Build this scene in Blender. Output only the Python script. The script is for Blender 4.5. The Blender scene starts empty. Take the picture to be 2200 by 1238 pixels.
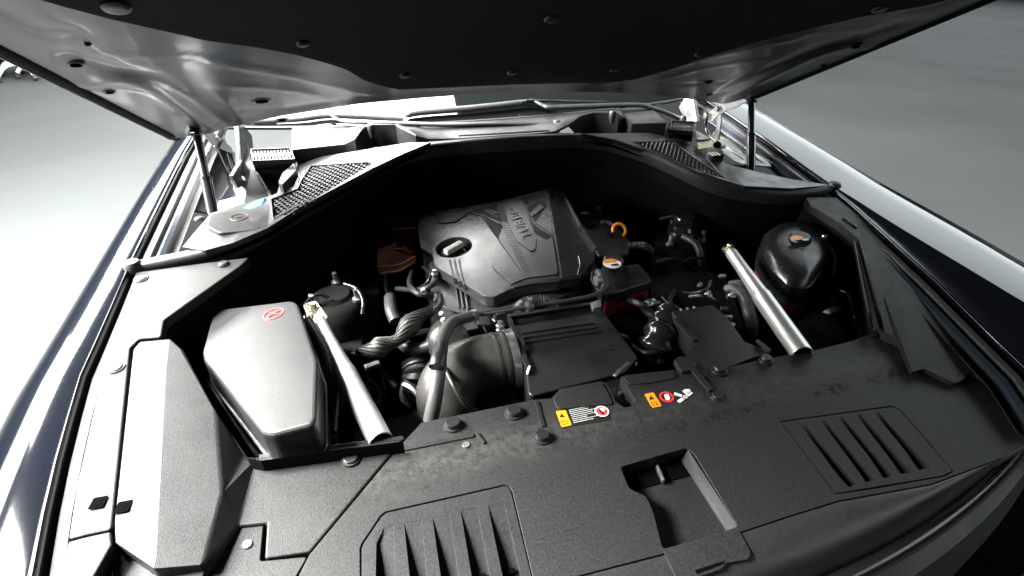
import bpy, bmesh, math, random
from mathutils import Vector, Matrix
from mathutils.geometry import tessellate_polygon
random.seed(7)
R = math.radians
scene = bpy.context.scene
col = scene.collection

# ------------------------------------------------------------------ camera
CAM_LOC = Vector((-.311, -1.05, 1.536))
CAM_ROT = Matrix.Rotation(R(-14.31), 3, 'Z') @ Matrix.Rotation(R(56.23), 3, 'X') @ Matrix.Rotation(R(.41), 3, 'Z')
FPX = 1150.0
cd = bpy.data.cameras.new('camera')
cam = bpy.data.objects.new('camera', cd)
col.objects.link(cam)
cam.matrix_world = Matrix.Translation(CAM_LOC) @ CAM_ROT.to_4x4()
cd.sensor_width = 36
cd.lens = FPX / 2200 * 36
cd.clip_start = .02
cd.clip_end = 200
scene.camera = cam

# ------------------------------------------------------------------ world and light
w = bpy.data.worlds.new('World')
scene.world = w
w.use_nodes = True
w.node_tree.nodes['Background'].inputs[0].default_value = (.72, .86, 1, 1)
w.node_tree.nodes['Background'].inputs[1].default_value = .03


def area(name, loc, target, sx, sy, power, color):
    l = bpy.data.lights.new(name, 'AREA')
    l.shape = 'RECTANGLE'
    l.size = sx
    l.size_y = sy
    l.energy = power
    l.color = color
    o = bpy.data.objects.new(name, l)
    col.objects.link(o)
    o.location = loc
    o.rotation_euler = (Vector(target) - Vector(loc)).to_track_quat('-Z', 'Y').to_euler()
    return o


area('window_light', (-3.2, .35, 3.75), (-.5, -.2, .9), 1.9, 1.7, 3200, (1, .985, .96))
area('doorway_light', (-2.4, .25, 1.60), (0, -.1, .95), 2.0, .5, 115, (1, .99, .97))
area('scuttle_fill_light', (-3.0, 2.4, 2.35), (-.3, .3, 1.1), 1.6, .9, 640, (1, .99, .97))  # added fill lamp, no real window, brightens the left scuttle
area('ceiling_light', (-.9, 3.8, 3.6), (-.9, 3.8, 0), 2.1, 6.4, 2000, (1, .99, .97))
area('floor_fill_light', (-5.2, 7.5, 4.4), (-5.2, 7.5, 0), 4.0, 5.0, 800, (.95, 1, .98))  # added fill lamp that lightens the far left floor
area('far_wall_light', (18, 8.6, 6.3), (1, .5, 2.4), 21.0, 10.5, 1850, (.88, .97, 1))

area('front_room_light', (6.2, -3.6, 5.2), (.4, -.8, .9), 4.5, 2.2, 90, (.93, .98, 1))
scene.view_settings.view_transform = 'Standard'
scene.view_settings.look = 'None'
scene.view_settings.exposure = 0
scene.view_settings.gamma = 1


# ------------------------------------------------------------------ photograph geometry helpers
def ray(px, py):
    return (CAM_ROT @ Vector(((px - 1100) / FPX, (619 - py) / FPX, -1))).normalized()


def P(px, py, z):
    """point of the place seen in direction (px,py) that lies on the surface of height z (number or z(x,y))"""
    d = ray(px, py)
    zz = z if not callable(z) else 1.0
    for i in range(1 if not callable(z) else 14):
        t = (zz - CAM_LOC.z) / d.z
        p = CAM_LOC + d * t
        if callable(z):
            zz = .5 * zz + .5 * z(p.x, p.y)
    return p


def PP(pts, z):
    return [P(p[0], p[1], z if len(p) < 3 else p[2]) for p in pts]


def lerp_tab(tab, v):
    if v <= tab[0][0]:
        return tab[0][1]
    for a, b in zip(tab, tab[1:]):
        if v <= b[0]:
            return a[1] + (b[1] - a[1]) * (v - a[0]) / (b[0] - a[0])
    return tab[-1][1]


def smooth_path(pts, k=6):
    if len(pts) < 3:
        return pts
    out = []
    q = [pts[0] * 2 - pts[1]] + list(pts) + [pts[-1] * 2 - pts[-2]]
    for i in range(1, len(q) - 2):
        p0, p1, p2, p3 = q[i - 1:i + 3]
        for j in range(k):
            t = j / k
            out.append(.5 * ((2 * p1) + (p2 - p0) * t + (2 * p0 - 5 * p1 + 4 * p2 - p3) * t * t + (3 * p1 - p0 - 3 * p2 + p3) * t ** 3))
    out.append(pts[-1])
    return out


def rounded(pts, r, seg=4, skip=()):
    out = []
    n = len(pts)
    for i, p in enumerate(pts):
        if i in skip:
            out.append(p)
            continue
        a, b = pts[i - 1], pts[(i + 1) % n]
        da, db = (a - p), (b - p)
        rr = min(r, da.length * .45, db.length * .45)
        s, e = p + da.normalized() * rr, p + db.normalized() * rr
        for j in range(seg + 1):
            t = j / seg
            out.append(s * (1 - t) ** 2 + p * 2 * t * (1 - t) + e * t * t)
    return out


# ------------------------------------------------------------------ mesh helpers
def link(name, me, mat, parent):
    o = bpy.data.objects.new(name, me)
    col.objects.link(o)
    if mat:
        me.materials.append(mat)
    if parent:
        o.parent = parent
    return o


def obj(name, verts, faces, mat, parent=None, smooth=False, bevel=0, seg=2, angle=35):
    me = bpy.data.meshes.new(name)
    bm = bmesh.new()
    vs = [bm.verts.new(v) for v in verts]
    for f in faces:
        if len(set(f)) > 2:
            try:
                bm.faces.new([vs[i] for i in f])
            except ValueError:
                pass
    bmesh.ops.recalc_face_normals(bm, faces=bm.faces)
    bm.to_mesh(me)
    bm.free()
    if smooth:
        me.shade_smooth()
        me.set_sharp_from_angle(angle=R(angle))
    o = link(name, me, mat, parent)
    if bevel:
        m = o.modifiers.new('bevel', 'BEVEL')
        m.width = bevel
        m.segments = seg
        m.limit_method = 'ANGLE'
        m.angle_limit = R(32)
    return o


def slab(name, loops, depth, mat, parent=None, bevel=.0012, seg=2, dirn=None):
    """a plate with thickness: first loop is the outline, others are holes"""
    if isinstance(loops[0], Vector):
        loops = [loops]
    tris = tessellate_polygon(loops)
    top = [v for l in loops for v in l]
    n = len(top)
    dn = dirn if dirn is not None else Vector((0, 0, -1))
    verts = top + [v + dn * depth for v in top]
    faces = []
    for t in tris:
        faces.append(tuple(t))
        faces.append(tuple(i + n for i in reversed(t)))
    k = 0
    for l in loops:
        m = len(l)
        for i in range(m):
            j = (i + 1) % m
            faces.append((k + i, k + j, k + j + n, k + i + n))
        k += m
    o = obj(name, verts, faces, mat, parent)
    # merge tessellation into larger faces so that bevels stay clean
    bm = bmesh.new()
    bm.from_mesh(o.data)
    bmesh.ops.dissolve_limit(bm, angle_limit=R(1.5), verts=bm.verts, edges=bm.edges)
    bm.to_mesh(o.data)
    bm.free()
    if bevel:
        m = o.modifiers.new('bevel', 'BEVEL')
        m.width = bevel
        m.segments = seg
        m.limit_method = 'ANGLE'
        m.angle_limit = R(40)
    return o


def facets(name, verts, faces, depth, mat, parent=None, bevel=.002, seg=2):
    """a faceted skin with thickness"""
    n = len(verts)
    vs = list(verts) + [v - Vector((0, 0, depth)) for v in verts]
    cnt = {}
    fs = []
    for f in faces:
        fs.append(tuple(f))
        fs.append(tuple(i + n for i in reversed(f)))
        for a, b in zip(f, list(f[1:]) + [f[0]]):
            cnt.setdefault(frozenset((a, b)), []).append((a, b))
    for e in cnt.values():
        if len(e) == 1:
            a, b = e[0]
            fs.append((b, a, a + n, b + n))
    o = obj(name, vs, fs, mat, parent)
    if bevel:
        m = o.modifiers.new('bevel', 'BEVEL')
        m.width = bevel
        m.segments = seg
        m.limit_method = 'ANGLE'
        m.angle_limit = R(12)
    return o


def loft(name, rows, mat, parent=None, smooth=True, closed=False, angle=40, thick=0, cap=False):
    n = len(rows[0])
    verts = [v for r in rows for v in r]
    faces = []
    for i in range(len(rows) - 1):
        for j in range(n if closed else n - 1):
            k = (j + 1) % n
            faces.append((i * n + j, i * n + k, (i + 1) * n + k, (i + 1) * n + j))
    if cap:
        faces.append(tuple(range(n)))
        faces.append(tuple((len(rows) - 1) * n + i for i in reversed(range(n))))
    o = obj(name, verts, faces, mat, parent, smooth=smooth, angle=angle)
    if thick:
        m = o.modifiers.new('solidify', 'SOLIDIFY')
        m.thickness = thick
        m.offset = 0
    return o


def tube_data(pts, r, n=12, k=6, squash=1.0, flat=None, spline=True):
    if spline:
        path = smooth_path(pts, k)
    else:
        path = list(pts)
    m = len(path)
    tan = []
    for i in range(m):
        t = (path[min(i + 1, m - 1)] - path[max(i - 1, 0)]).normalized()
        tan.append(t)
    up = Vector((0, 0, 1))
    if abs(tan[0].dot(up)) > .9:
        up = Vector((0, 1, 0))
    nrm = (up - tan[0] * up.dot(tan[0])).normalized()
    rows = []
    for i in range(m):
        nrm = (nrm - tan[i] * nrm.dot(tan[i])).normalized()
        b = tan[i].cross(nrm)
        s = i / (m - 1)
        rr = r(s) if callable(r) else r
        rows.append([path[i] + (nrm * math.cos(a) * squash + b * math.sin(a)) * rr for a in [2 * math.pi * q / n for q in range(n)]])
    return rows


def tube(name, pts, r, mat, parent=None, n=12, k=6, squash=1.0, cap=True, spline=True):
    rows = tube_data(pts, r, n, k, squash, spline=spline)
    return loft(name, rows, mat, parent, smooth=True, closed=True, cap=cap, angle=50)


def lathe(name, prof, c, mat, parent=None, axis=(0, 0, 1), n=24, angle=35, cap=True):
    ax = Vector(axis).normalized()
    q = Vector((0, 0, 1)).rotation_difference(ax)
    rows = []
    for r, z in prof:
        rows.append([Vector(c) + q @ Vector((r * math.cos(2 * math.pi * i / n), r * math.sin(2 * math.pi * i / n), z)) for i in range(n)])
    return loft(name, rows, mat, parent, closed=True, cap=cap, angle=angle)


def box(name, c, size, mat, parent=None, rot=None, bevel=.001):
    m = rot if rot is not None else Matrix.Identity(3)
    vs = []
    for x in (-.5, .5):
        for y in (-.5, .5):
            for z in (-.5, .5):
                vs.append(Vector(c) + m @ Vector((x * size[0], y * size[1], z * size[2])))
    fs = [(0, 1, 3, 2), (4, 6, 7, 5), (0, 4, 5, 1), (2, 3, 7, 6), (0, 2, 6, 4), (1, 5, 7, 3)]
    return obj(name, vs, fs, mat, parent, bevel=bevel)


def bar(name, a, b, wdt, hgt, mat, parent=None, bevel=.0006, up=(0, 0, 1)):
    d = (b - a)
    x = d.normalized()
    z = Vector(up)
    z = (z - x * z.dot(x)).normalized()
    y = z.cross(x)
    m = Matrix((x, y, z)).transposed()
    return box(name, (a + b) / 2, (d.length, wdt, hgt), mat, parent, m, bevel)


def empty(name, loc=(0, 0, 0)):
    o = bpy.data.objects.new(name, None)
    col.objects.link(o)
    o.location = loc
    o.empty_display_size = .2
    return o


# ------------------------------------------------------------------ materials
def mat(name, base, rough=.5, metal=0, coat=0, grain=0, gscale=700, var=0, vscale=14, dust=0, dscale=30,
        rvar=0, spec=.5, flake=0, emit=0, aniso=0, trans=0, coatr=.05):
    m = bpy.data.materials.new(name)
    m.use_nodes = True
    nt = m.node_tree
    b = nt.nodes['Principled BSDF']
    b.inputs['Base Color'].default_value = (*base, 1)
    b.inputs['Roughness'].default_value = rough
    b.inputs['Metallic'].default_value = metal
    b.inputs['Coat Weight'].default_value = coat
    b.inputs['Coat Roughness'].default_value = coatr
    b.inputs['Specular IOR Level'].default_value = spec
    if trans:
        b.inputs['Transmission Weight'].default_value = trans
    tc = nt.nodes.new('ShaderNodeTexCoord')
    N = nt.nodes.new
    L = nt.links.new

    def noise(scale, detail=4, rgh=.6):
        n = N('ShaderNodeTexNoise')
        n.inputs['Scale'].default_value = scale
        n.inputs['Detail'].default_value = detail
        n.inputs['Roughness'].default_value = rgh
        L(tc.outputs['Object'], n.inputs['Vector'])
        return n

    def ramp(src, lo, hi):
        r = N('ShaderNodeMapRange')
        r.inputs['From Min'].default_value = lo
        r.inputs['From Max'].default_value = hi
        L(src, r.inputs['Value'])
        return r

    cur = None
    if var:
        n = noise(vscale, 6, .65)
        mx = N('ShaderNodeMix')
        mx.data_type = 'RGBA'
        mx.inputs['A'].default_value = (*[c * (1 - var) for c in base], 1)
        mx.inputs['B'].default_value = (*[min(1, c * (1 + var)) for c in base], 1)
        L(ramp(n.outputs['Fac'], .3, .7).outputs[0], mx.inputs['Factor'])
        cur = mx.outputs['Result']
    if dust:
        n1 = noise(dscale, 8, .72)
        n2 = noise(dscale * 22, 3, .7)
        mul = N('ShaderNodeMath')
        mul.operation = 'MULTIPLY'
        L(ramp(n1.outputs['Fac'], .46, .68).outputs[0], mul.inputs[0])
        L(ramp(n2.outputs['Fac'], .38, .62).outputs[0], mul.inputs[1])
        m2 = N('ShaderNodeMath')
        m2.operation = 'MULTIPLY'
        m2.inputs[1].default_value = dust
        L(mul.outputs[0], m2.inputs[0])
        mx = N('ShaderNodeMix')
        mx.data_type = 'RGBA'
        if cur:
            L(cur, mx.inputs['A'])
        else:
            mx.inputs['A'].default_value = (*base, 1)
        mx.inputs['B'].default_value = (.23, .215, .19, 1)
        L(m2.outputs[0], mx.inputs['Factor'])
        cur = mx.outputs['Result']
    if flake:
        vo = N('ShaderNodeTexVoronoi')
        vo.inputs['Scale'].default_value = 900
        L(tc.outputs['Object'], vo.inputs['Vector'])
        mx = N('ShaderNodeMix')
        mx.data_type = 'RGBA'
        mx.inputs['A'].default_value = (*base, 1)
        mx.inputs['B'].default_value = (*[min(1, c * 1.5 + .0015) for c in base], 1)
        sep = N('ShaderNodeSeparateColor')
        L(vo.outputs['Color'], sep.inputs[0])
        L(ramp(sep.outputs[0], .86, 1.0).outputs[0], mx.inputs['Factor'])
        cur = mx.outputs['Result']
    if cur:
        L(cur, b.inputs['Base Color'])
    if rvar:
        n = noise(22, 7, .7)
        r = N('ShaderNodeMapRange')
        r.inputs['From Min'].default_value = .32
        r.inputs['From Max'].default_value = .68
        r.inputs['To Min'].default_value = max(.03, rough - rvar)
        r.inputs['To Max'].default_value = min(1, rough + rvar)
        L(n.outputs['Fac'], r.inputs['Value'])
        L(r.outputs[0], b.inputs['Roughness'])
    if grain:
        n = noise(gscale, 2, .5)
        bp = N('ShaderNodeBump')
        bp.inputs['Strength'].default_value = grain
        bp.inputs['Distance'].default_value = .0012
        L(n.outputs['Fac'], bp.inputs['Height'])
        L(bp.outputs[0], b.inputs['Normal'])
    return m


M_plastic = mat('textured_black_plastic', (.015, .015, .015), .44, grain=.25, gscale=850, var=.5, vscale=330, dust=.02, dscale=9, rvar=.07, spec=.2)
M_stained = mat('worn_black_plastic', (.015, .015, .015), .44, grain=.25, gscale=850, var=.5, vscale=330, dust=.02, dscale=9, rvar=.07, spec=.2)
nt = M_stained.node_tree
bs = nt.nodes['Principled BSDF']
tcs = [n_ for n_ in nt.nodes if n_.type == 'TEX_COORD'][0]
sep = nt.nodes.new('ShaderNodeSeparateXYZ')
nt.links.new(tcs.outputs['Object'], sep.inputs[0])


def mnode(op, a, b_=None, clamp=False):
    n_ = nt.nodes.new('ShaderNodeMath')
    n_.operation = op
    n_.use_clamp = clamp
    for i_, v_ in enumerate((a, b_)):
        if v_ is None:
            continue
        if isinstance(v_, (int, float)):
            n_.inputs[i_].default_value = v_
        else:
            nt.links.new(v_, n_.inputs[i_])
    return n_.outputs[0]


# dried water mark: a ragged band across the cover, running left to right
yy = mnode('ADD', mnode('SUBTRACT', sep.outputs[1], mnode('MULTIPLY', sep.outputs[0], .04)), .587)
band = mnode('SUBTRACT', 1.0, mnode('MULTIPLY', mnode('ABSOLUTE', yy), 42.0), True)
wide = mnode('SUBTRACT', 1.0, mnode('MULTIPLY', mnode('ABSOLUTE', mnode('ADD', yy, -.035)), 17.0), True)
nz = nt.nodes.new('ShaderNodeTexNoise')
nz.inputs['Scale'].default_value = 95
nz.inputs['Detail'].default_value = 7
nz.inputs['Roughness'].default_value = .75
nt.links.new(tcs.outputs['Object'], nz.inputs['Vector'])
nz2 = nt.nodes.new('ShaderNodeTexNoise')
nz2.inputs['Scale'].default_value = 16
nz2.inputs['Detail'].default_value = 5
nt.links.new(tcs.outputs['Object'], nz2.inputs['Vector'])
blot = mnode('MULTIPLY', mnode('MULTIPLY', mnode('SUBTRACT', nz.outputs['Fac'], .47), 12.0, True), mnode('MULTIPLY', mnode('SUBTRACT', nz2.outputs['Fac'], .40), 7.0, True), True)
mask = mnode('MULTIPLY', band, blot, True)
haze_ = mnode('MULTIPLY', mnode('MULTIPLY', wide, mnode('MULTIPLY', mnode('SUBTRACT', nz.outputs['Fac'], .40), 4.0, True)), .6, True)
src = bs.inputs['Base Color'].links[0].from_socket
m1 = nt.nodes.new('ShaderNodeMix')
m1.data_type = 'RGBA'
nt.links.new(haze_, m1.inputs['Factor'])
nt.links.new(src, m1.inputs['A'])
m1.inputs['B'].default_value = (.055, .053, .05, 1)
m2_ = nt.nodes.new('ShaderNodeMix')
m2_.data_type = 'RGBA'
nt.links.new(mask, m2_.inputs['Factor'])
nt.links.new(m1.outputs['Result'], m2_.inputs['A'])
m2_.inputs['B'].default_value = (.004, .004, .004, 1)
nt.links.new(m2_.outputs['Result'], bs.inputs['Base Color'])
nt.links.new(mnode('ADD', mnode('MULTIPLY', mask, .35), .44), bs.inputs['Roughness'])
M_plastic2 = mat('moulded_black_plastic', (.009, .009, .0095), .4, grain=.3, gscale=500, var=.2, dust=.02, dscale=16, rvar=.08)
M_cover = mat('satin_black_cover', (.042, .042, .043), .29, grain=.22, gscale=800, dust=.08, dscale=18, rvar=.07)
M_carbon = mat('ribbed_cover_plastic', (.026, .026, .027), .38, grain=.2, gscale=800, dust=.08, rvar=.06)
M_dark = mat('matt_black_liner', (.006, .006, .006), .8, grain=.3, gscale=120, var=.3, spec=.06)
M_rubber = mat('black_rubber', (.016, .016, .016), .5, grain=.25, gscale=300, rvar=.1, dust=.06)
M_hose = mat('rubber_hose', (.032, .032, .032), .5, grain=.2, gscale=250, rvar=.1, dust=.2, dscale=40)
M_gloss = mat('glossy_black_plastic', (.012, .012, .012), .16, rvar=.08)
M_paint = mat('dark_blue_metallic_paint', (.0028, .0035, .0055), .45, metal=0, coat=1, flake=1, coatr=.07, spec=0)
M_under = mat('bonnet_inner_paint', (.016, .017, .018), .4, coat=.22, rvar=.03, coatr=.12)
M_flange = mat('painted_flange', (.02, .025, .035), .3, coat=1)
M_pad = mat('felt_insulation', (.02, .02, .02), .95, grain=1.0, gscale=260, var=.35, vscale=300, spec=.1)
M_alu = mat('brushed_aluminium', (.74, .74, .73), .38, metal=.85)
M_steel = mat('zinc_plated_steel', (.55, .52, .42), .35, metal=1, rvar=.1, var=.2)
M_bracket = mat('galvanised_steel', (.45, .46, .45), .42, metal=1, rvar=.12, var=.2)
M_copper = mat('copper_heat_shield', (.52, .26, .16), .42, metal=1, grain=.8, gscale=35, rvar=.15, var=.3)
M_red = mat('red_translucent_tank', (.22, .025, .03), .35, rvar=.1, var=.15)
M_whitep = mat('white_plastic', (.75, .74, .7), .4)
M_duct = mat('rubberised_duct', (.024, .024, .022), .36, grain=.35, gscale=420, rvar=.08, dust=.12)
M_yellow = mat('yellow_label', (.8, .26, .005), .5)
M_orange = mat('orange_plastic', (.8, .27, .005), .35)
M_white = mat('white_print', (.72, .72, .7), .5)
M_redp = mat('red_print', (.62, .03, .03), .5)
M_black = mat('black_print', (.008, .008, .008), .6, spec=.15)
M_glass = mat('windscreen_glass', (.004, .005, .0052), .03, coat=0, spec=.8)
M_blue = mat('blue_film', (.08, .42, .85), .35)
M_deadleaf = mat('dry_leaf', (.25, .09, .03), .8)
M_chair = mat('silver_plastic', (.7, .73, .75), .35)
M_hole_shade = mat('painted_hole_shade', (.002, .002, .002), 1, spec=0)  # near-black without sheen, the shade inside holes painted as flat colour
M_mesh = mat('grille_plastic', (.05, .05, .05), .45, grain=.3, dust=.15)
M_braid = mat('braided_sleeve', (.03, .029, .028), .45, grain=.9, gscale=380, var=.4, vscale=200)
M_strand = mat('strand_metal', (.05, .048, .046), .5, metal=1)
M_gstrut = mat('strut_black_paint', (.012, .012, .014), .22, coat=.6)

# ------------------------------------------------------------------ setting
fl = bpy.data.materials.new('epoxy_floor')
fl.use_nodes = True
nt = fl.node_tree
b = nt.nodes['Principled BSDF']
b.inputs['Specular IOR Level'].default_value = .12
tc = nt.nodes.new('ShaderNodeTexCoord')
n1 = nt.nodes.new('ShaderNodeTexNoise')
n1.inputs['Scale'].default_value = .55
n1.inputs['Detail'].default_value = 6
n1.inputs['Distortion'].default_value = .6
nt.links.new(tc.outputs['Object'], n1.inputs['Vector'])
cr = nt.nodes.new('ShaderNodeValToRGB')
cr.color_ramp.elements[0].position = .3
cr.color_ramp.elements[0].color = (.032, .035, .0345, 1)
cr.color_ramp.elements[1].position = .72
cr.color_ramp.elements[1].color = (.043, .047, .046, 1)
nt.links.new(n1.outputs['Fac'], cr.inputs[0])
nt.links.new(cr.outputs[0], b.inputs['Base Color'])
n2 = nt.nodes.new('ShaderNodeTexNoise')
n2.inputs['Scale'].default_value = 1.3
n2.inputs['Detail'].default_value = 7
nt.links.new(tc.outputs['Object'], n2.inputs['Vector'])
mr = nt.nodes.new('ShaderNodeMapRange')
mr.inputs['From Min'].default_value = .35
mr.inputs['From Max'].default_value = .65
mr.inputs['To Min'].default_value = .6
mr.inputs['To Max'].default_value = .64
nt.links.new(n2.outputs['Fac'], mr.inputs['Value'])
nt.links.new(mr.outputs[0], b.inputs['Roughness'])
n3 = nt.nodes.new('ShaderNodeTexNoise')
n3.inputs['Scale'].default_value = 60
n3.inputs['Detail'].default_value = 5
nt.links.new(tc.outputs['Object'], n3.inputs['Vector'])
bp = nt.nodes.new('ShaderNodeBump')
bp.inputs['Strength'].default_value = .03
bp.inputs['Distance'].default_value = .01
nt.links.new(n3.outputs['Fac'], bp.inputs['Height'])
nt.links.new(bp.outputs[0], b.inputs['Normal'])
fo = obj('floor', [Vector((-40, -20, 0)), Vector((40, -20, 0)), Vector((40, 60, 0)), Vector((-40, 60, 0))], [(0, 1, 2, 3)], fl)
fo['kind'] = 'structure'

# ------------------------------------------------------------------ the car
car = empty('car')
car['label'] = 'dark blue car with its bonnet raised over a black plastic-covered engine bay'
car['category'] = 'car'


def side_x(side):
    if side < 0:
        return [(-.95, .60), (-.64, .722), (-.52, .751), (-.33, .785), (-.2, .793), (0, .808), (.5, .815), (1.4, .80)]
    return [(-.95, .47), (-.64, .63), (-.52, .665), (-.39, .704), (-.03, .792), (.29, .812), (.5, .815), (1.4, .80)]


def edge_z(y):
    return lerp_tab([(-1.0, .945), (-.64, .967), (-.33, .98), (0, .995), (.3, 1.02), (.55, 1.04), (1.4, 1.10)], y)


def fender_outer(y):
    return lerp_tab([(-1.0, .82), (-.64, .93), (-.3, .955), (0, .955), (.3, .95), (.6, .945), (1.4, .94)], y)


ys = [1.4, 1.1, .8, .6, .5, .4, .3, .2, .1, 0, -.08, -.16, -.24, -.32, -.4, -.48, -.56, -.64, -.72, -.8, -.9]
for side in (-1, 1):
    rows, rub, flg, gut = [], [], [], []
    for y in (ys if side < 0 else ys[:19]):
        xg = lerp_tab(side_x(side), y)
        z = edge_z(y)
        xo = fender_outer(y) + (.03 if side > 0 else 0)
        wd = xo - xg
        prof = [(xg, z - .05), (xg, z - .004), (xg + .003, z), (xg + .010, z + .001), (xg + wd * .22, z - .001), (xg + wd * .40, z - (.010 if side < 0 else .003)), (xg + wd * .58, z - (.028 if side < 0 else .008)),
                (xg + wd * .74, z - (.056 if side < 0 else .018)), (xg + wd * .87, z - (.10 if side < 0 else .040)), (xg + wd * .95, z - (.16 if side < 0 else .085)), (xo, z - .26), (xo - .015, z - .6), (xo - .05, z - .8)]
        if side > 0:
            # folded crown: a dished inner flank, then a nearly flat outer band
            tc = max(.02, min(.42, (.05 - y) / .65 * .42))
            prof = [(xg, z - .05), (xg, z - .004), (xg + .003, z), (xg + wd * tc * .5 + .003, z + .004 * tc), (xg + wd * tc + .003, z + .024 * tc), (xg + wd * (tc + .02) + .003, z + .025 * tc),
                    (xg + wd * (tc + .5 * (1 - tc)), z + .025 * tc - .003), (xg + wd * .86, z + .02 * tc - .008), (xg + wd * .94, z - .016), (xg + wd * .98, z - .034), (xo, z - .26), (xo - .015, z - .6), (xo - .05, z - .8)]
        rows.append([Vector((side * x, y, zz)) for x, zz in prof])
        a = xg - .006
        # channel beside the wing: rubber lip, painted flange, drain channel
        rub.append([Vector((side * x, y, zz)) for x, zz in [(a, z - .03), (a - .002, z - .012), (a - .008, z - .008), (a - .016, z - .010), (a - .020, z - .02), (a - .021, z - .034)]])
        flg.append([Vector((side * x, y, zz)) for x, zz in [(a - .018, z - .030), (a - .022, z - .016), (a - .030, z - .012), (a - .037, z - .016), (a - .039, z - .030)]])
        gut.append([Vector((side * x, y, zz)) for x, zz in [(a - .034, z - .026), (a - .040, z - .032), (a - .052, z - .030), (a - .060, z - .020)]])
    f = loft('front_wing', rows, M_paint, car)
    f['label'] = 'glossy dark blue wing along the left of the photo' if side < 0 else 'wing on the right, reflecting a pale wall'
    loft('wing_seal', rub, M_rubber, f)
    loft('flange', flg, M_flange, f)
    loft('drain_channel', gut, M_rubber, f)

# bay tub: closes the view to the ground
tub = []
for z, k in [(1.0, 1), (.7, .97), (.45, .9)]:
    tub.append([Vector((-.76 * k, -.55 * k, min(z, .90))), Vector((-.765 * k, .0, min(z, .93))), Vector((-.74 * k, .25, min(z, .96))), Vector((-.3, .36, z)), Vector((.3, .36, z)), Vector((.74 * k, .25, min(z, .96))),
                Vector((.76 * k, 0, min(z, .93))), Vector((.62 * k, -.55 * k, min(z, .90))), Vector((.3, -.72, min(z, .86))), Vector((-.3, -.74, min(z, .86)))])
loft('engine_bay_tub', tub, M_dark, car, smooth=False, closed=True, cap=False)
obj('undertray', [Vector((-.8, -.8, .44)), Vector((.8, -.8, .44)), Vector((.8, .5, .44)), Vector((-.8, .5, .44))], [(0, 1, 2, 3)], M_dark, car)


def zs(x, y=0):
    return lerp_tab([(0, 1.095), (.2, 1.09), (.25, 1.08), (.38, 1.05), (.52, 1.02), (.72, 1.0), (.8, .995)], abs(x))


def zr(x, y=0):
    return lerp_tab([(0, 1.102), (.2, 1.106), (.33, 1.106), (.5, 1.075), (.8, 1.06)], abs(x))


# ---- cowl: seal rail, wall below it, lower deck, rear deck
seal_px = [(278, 573, .996), (330, 562, .998), (390, 550, 1.0), (460, 533, 1.003), (540, 500, 1.01), (620, 455, 1.02), (690, 418, 1.035), (760, 378, 1.05), (820, 345, 1.066), (870, 324, 1.08), (921, 311, 1.09),
           (1000, 303, 1.094), (1080, 297, 1.096), (1160, 292, 1.094), (1240, 290, 1.09), (1300, 296, 1.082), (1350, 309, 1.073), (1400, 327, 1.062), (1450, 349, 1.05), (1505, 375, 1.034), (1560, 395, 1.02), (1630, 408, 1.008), (1700, 412, 1.0), (1750, 408, .998), (1799, 400, .996)]
seal = [P(a, b_, c) for a, b_, c in seal_px]
sp = smooth_path(seal, 5)
rail = []
for i, p in enumerate(sp):
    t = (sp[min(i + 1, len(sp) - 1)] - sp[max(i - 1, 0)]).normalized()
    nv = Vector((-t.y, t.x, 0)).normalized()      # towards the windscreen
    if nv.y < 0:
        nv = -nv
    prof = [(-.002, -.035), (-.006, -.012), (-.004, -.002), (.002, .002), (.010, .0), (.014, -.006), (.020, -.007), (.026, -.003), (.030, -.012)]
    rail.append([p + nv * a + Vector((0, 0, c)) for a, c in prof])
loft('bulkhead_seal', rail, M_rubber, car, angle=60)
for q in (0, -1):
    lathe('seal_end', [(.0, .012), (.012, .010), (.017, .002), (.017, -.012), (.010, -.02)], sp[q] + Vector((.004 if q == 0 else -.004, .006, -.002)), M_rubber, car)
wall = []
for i, p in enumerate(sp):
    back = Vector((0, .045, 0)) if abs(p.x) < .5 else Vector((0, .02, 0))
    wall.append([p + Vector((0, .004, -.03)), p + Vector((0, .012, -.08)), p + back + Vector((0, 0, -.12)), p + back * 1.4 + Vector((0, .01, -.3)), p + back * 1.5 + Vector((0, .02, -.55))])
loft('bulkhead_panel', wall, M_dark, car, thick=.004, angle=80)

# raised rear deck of the scuttle, front edge with two humps, left to right
front = [(628, 322), (740, 310), (762, 300), (772, 285), (782, 273), (800, 268), (850, 268), (872, 281), (893, 292), (922, 299), (985, 297), (1080, 291), (1160, 286), (1192, 282), (1222, 268), (1246, 250), (1275, 242), (1330, 243), (1343, 254), (1358, 266), (1432, 264)]
fz = []
for a, b_ in front:
    z = 1.075 if a < 745 else 1.075 + .035 * min(1, (a - 745) / 40) if a < 985 else 1.105
    if 922 <= a <= 1160:
        z = 1.092
    if a == 1192:
        z = 1.097
    if a > 1340:
        z = 1.08
    fz.append(P(a, b_, z))
rear = [(1440, 236, 1.088), (1330, 245, 1.10), (1200, 262, 1.108), (985, 271, 1.11), (760, 268, 1.108), (522, 271, 1.088)]
rz = [P(a, b_, c) + Vector((0, .05, .004)) for a, b_, c in rear]
n = len(fz)
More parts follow.
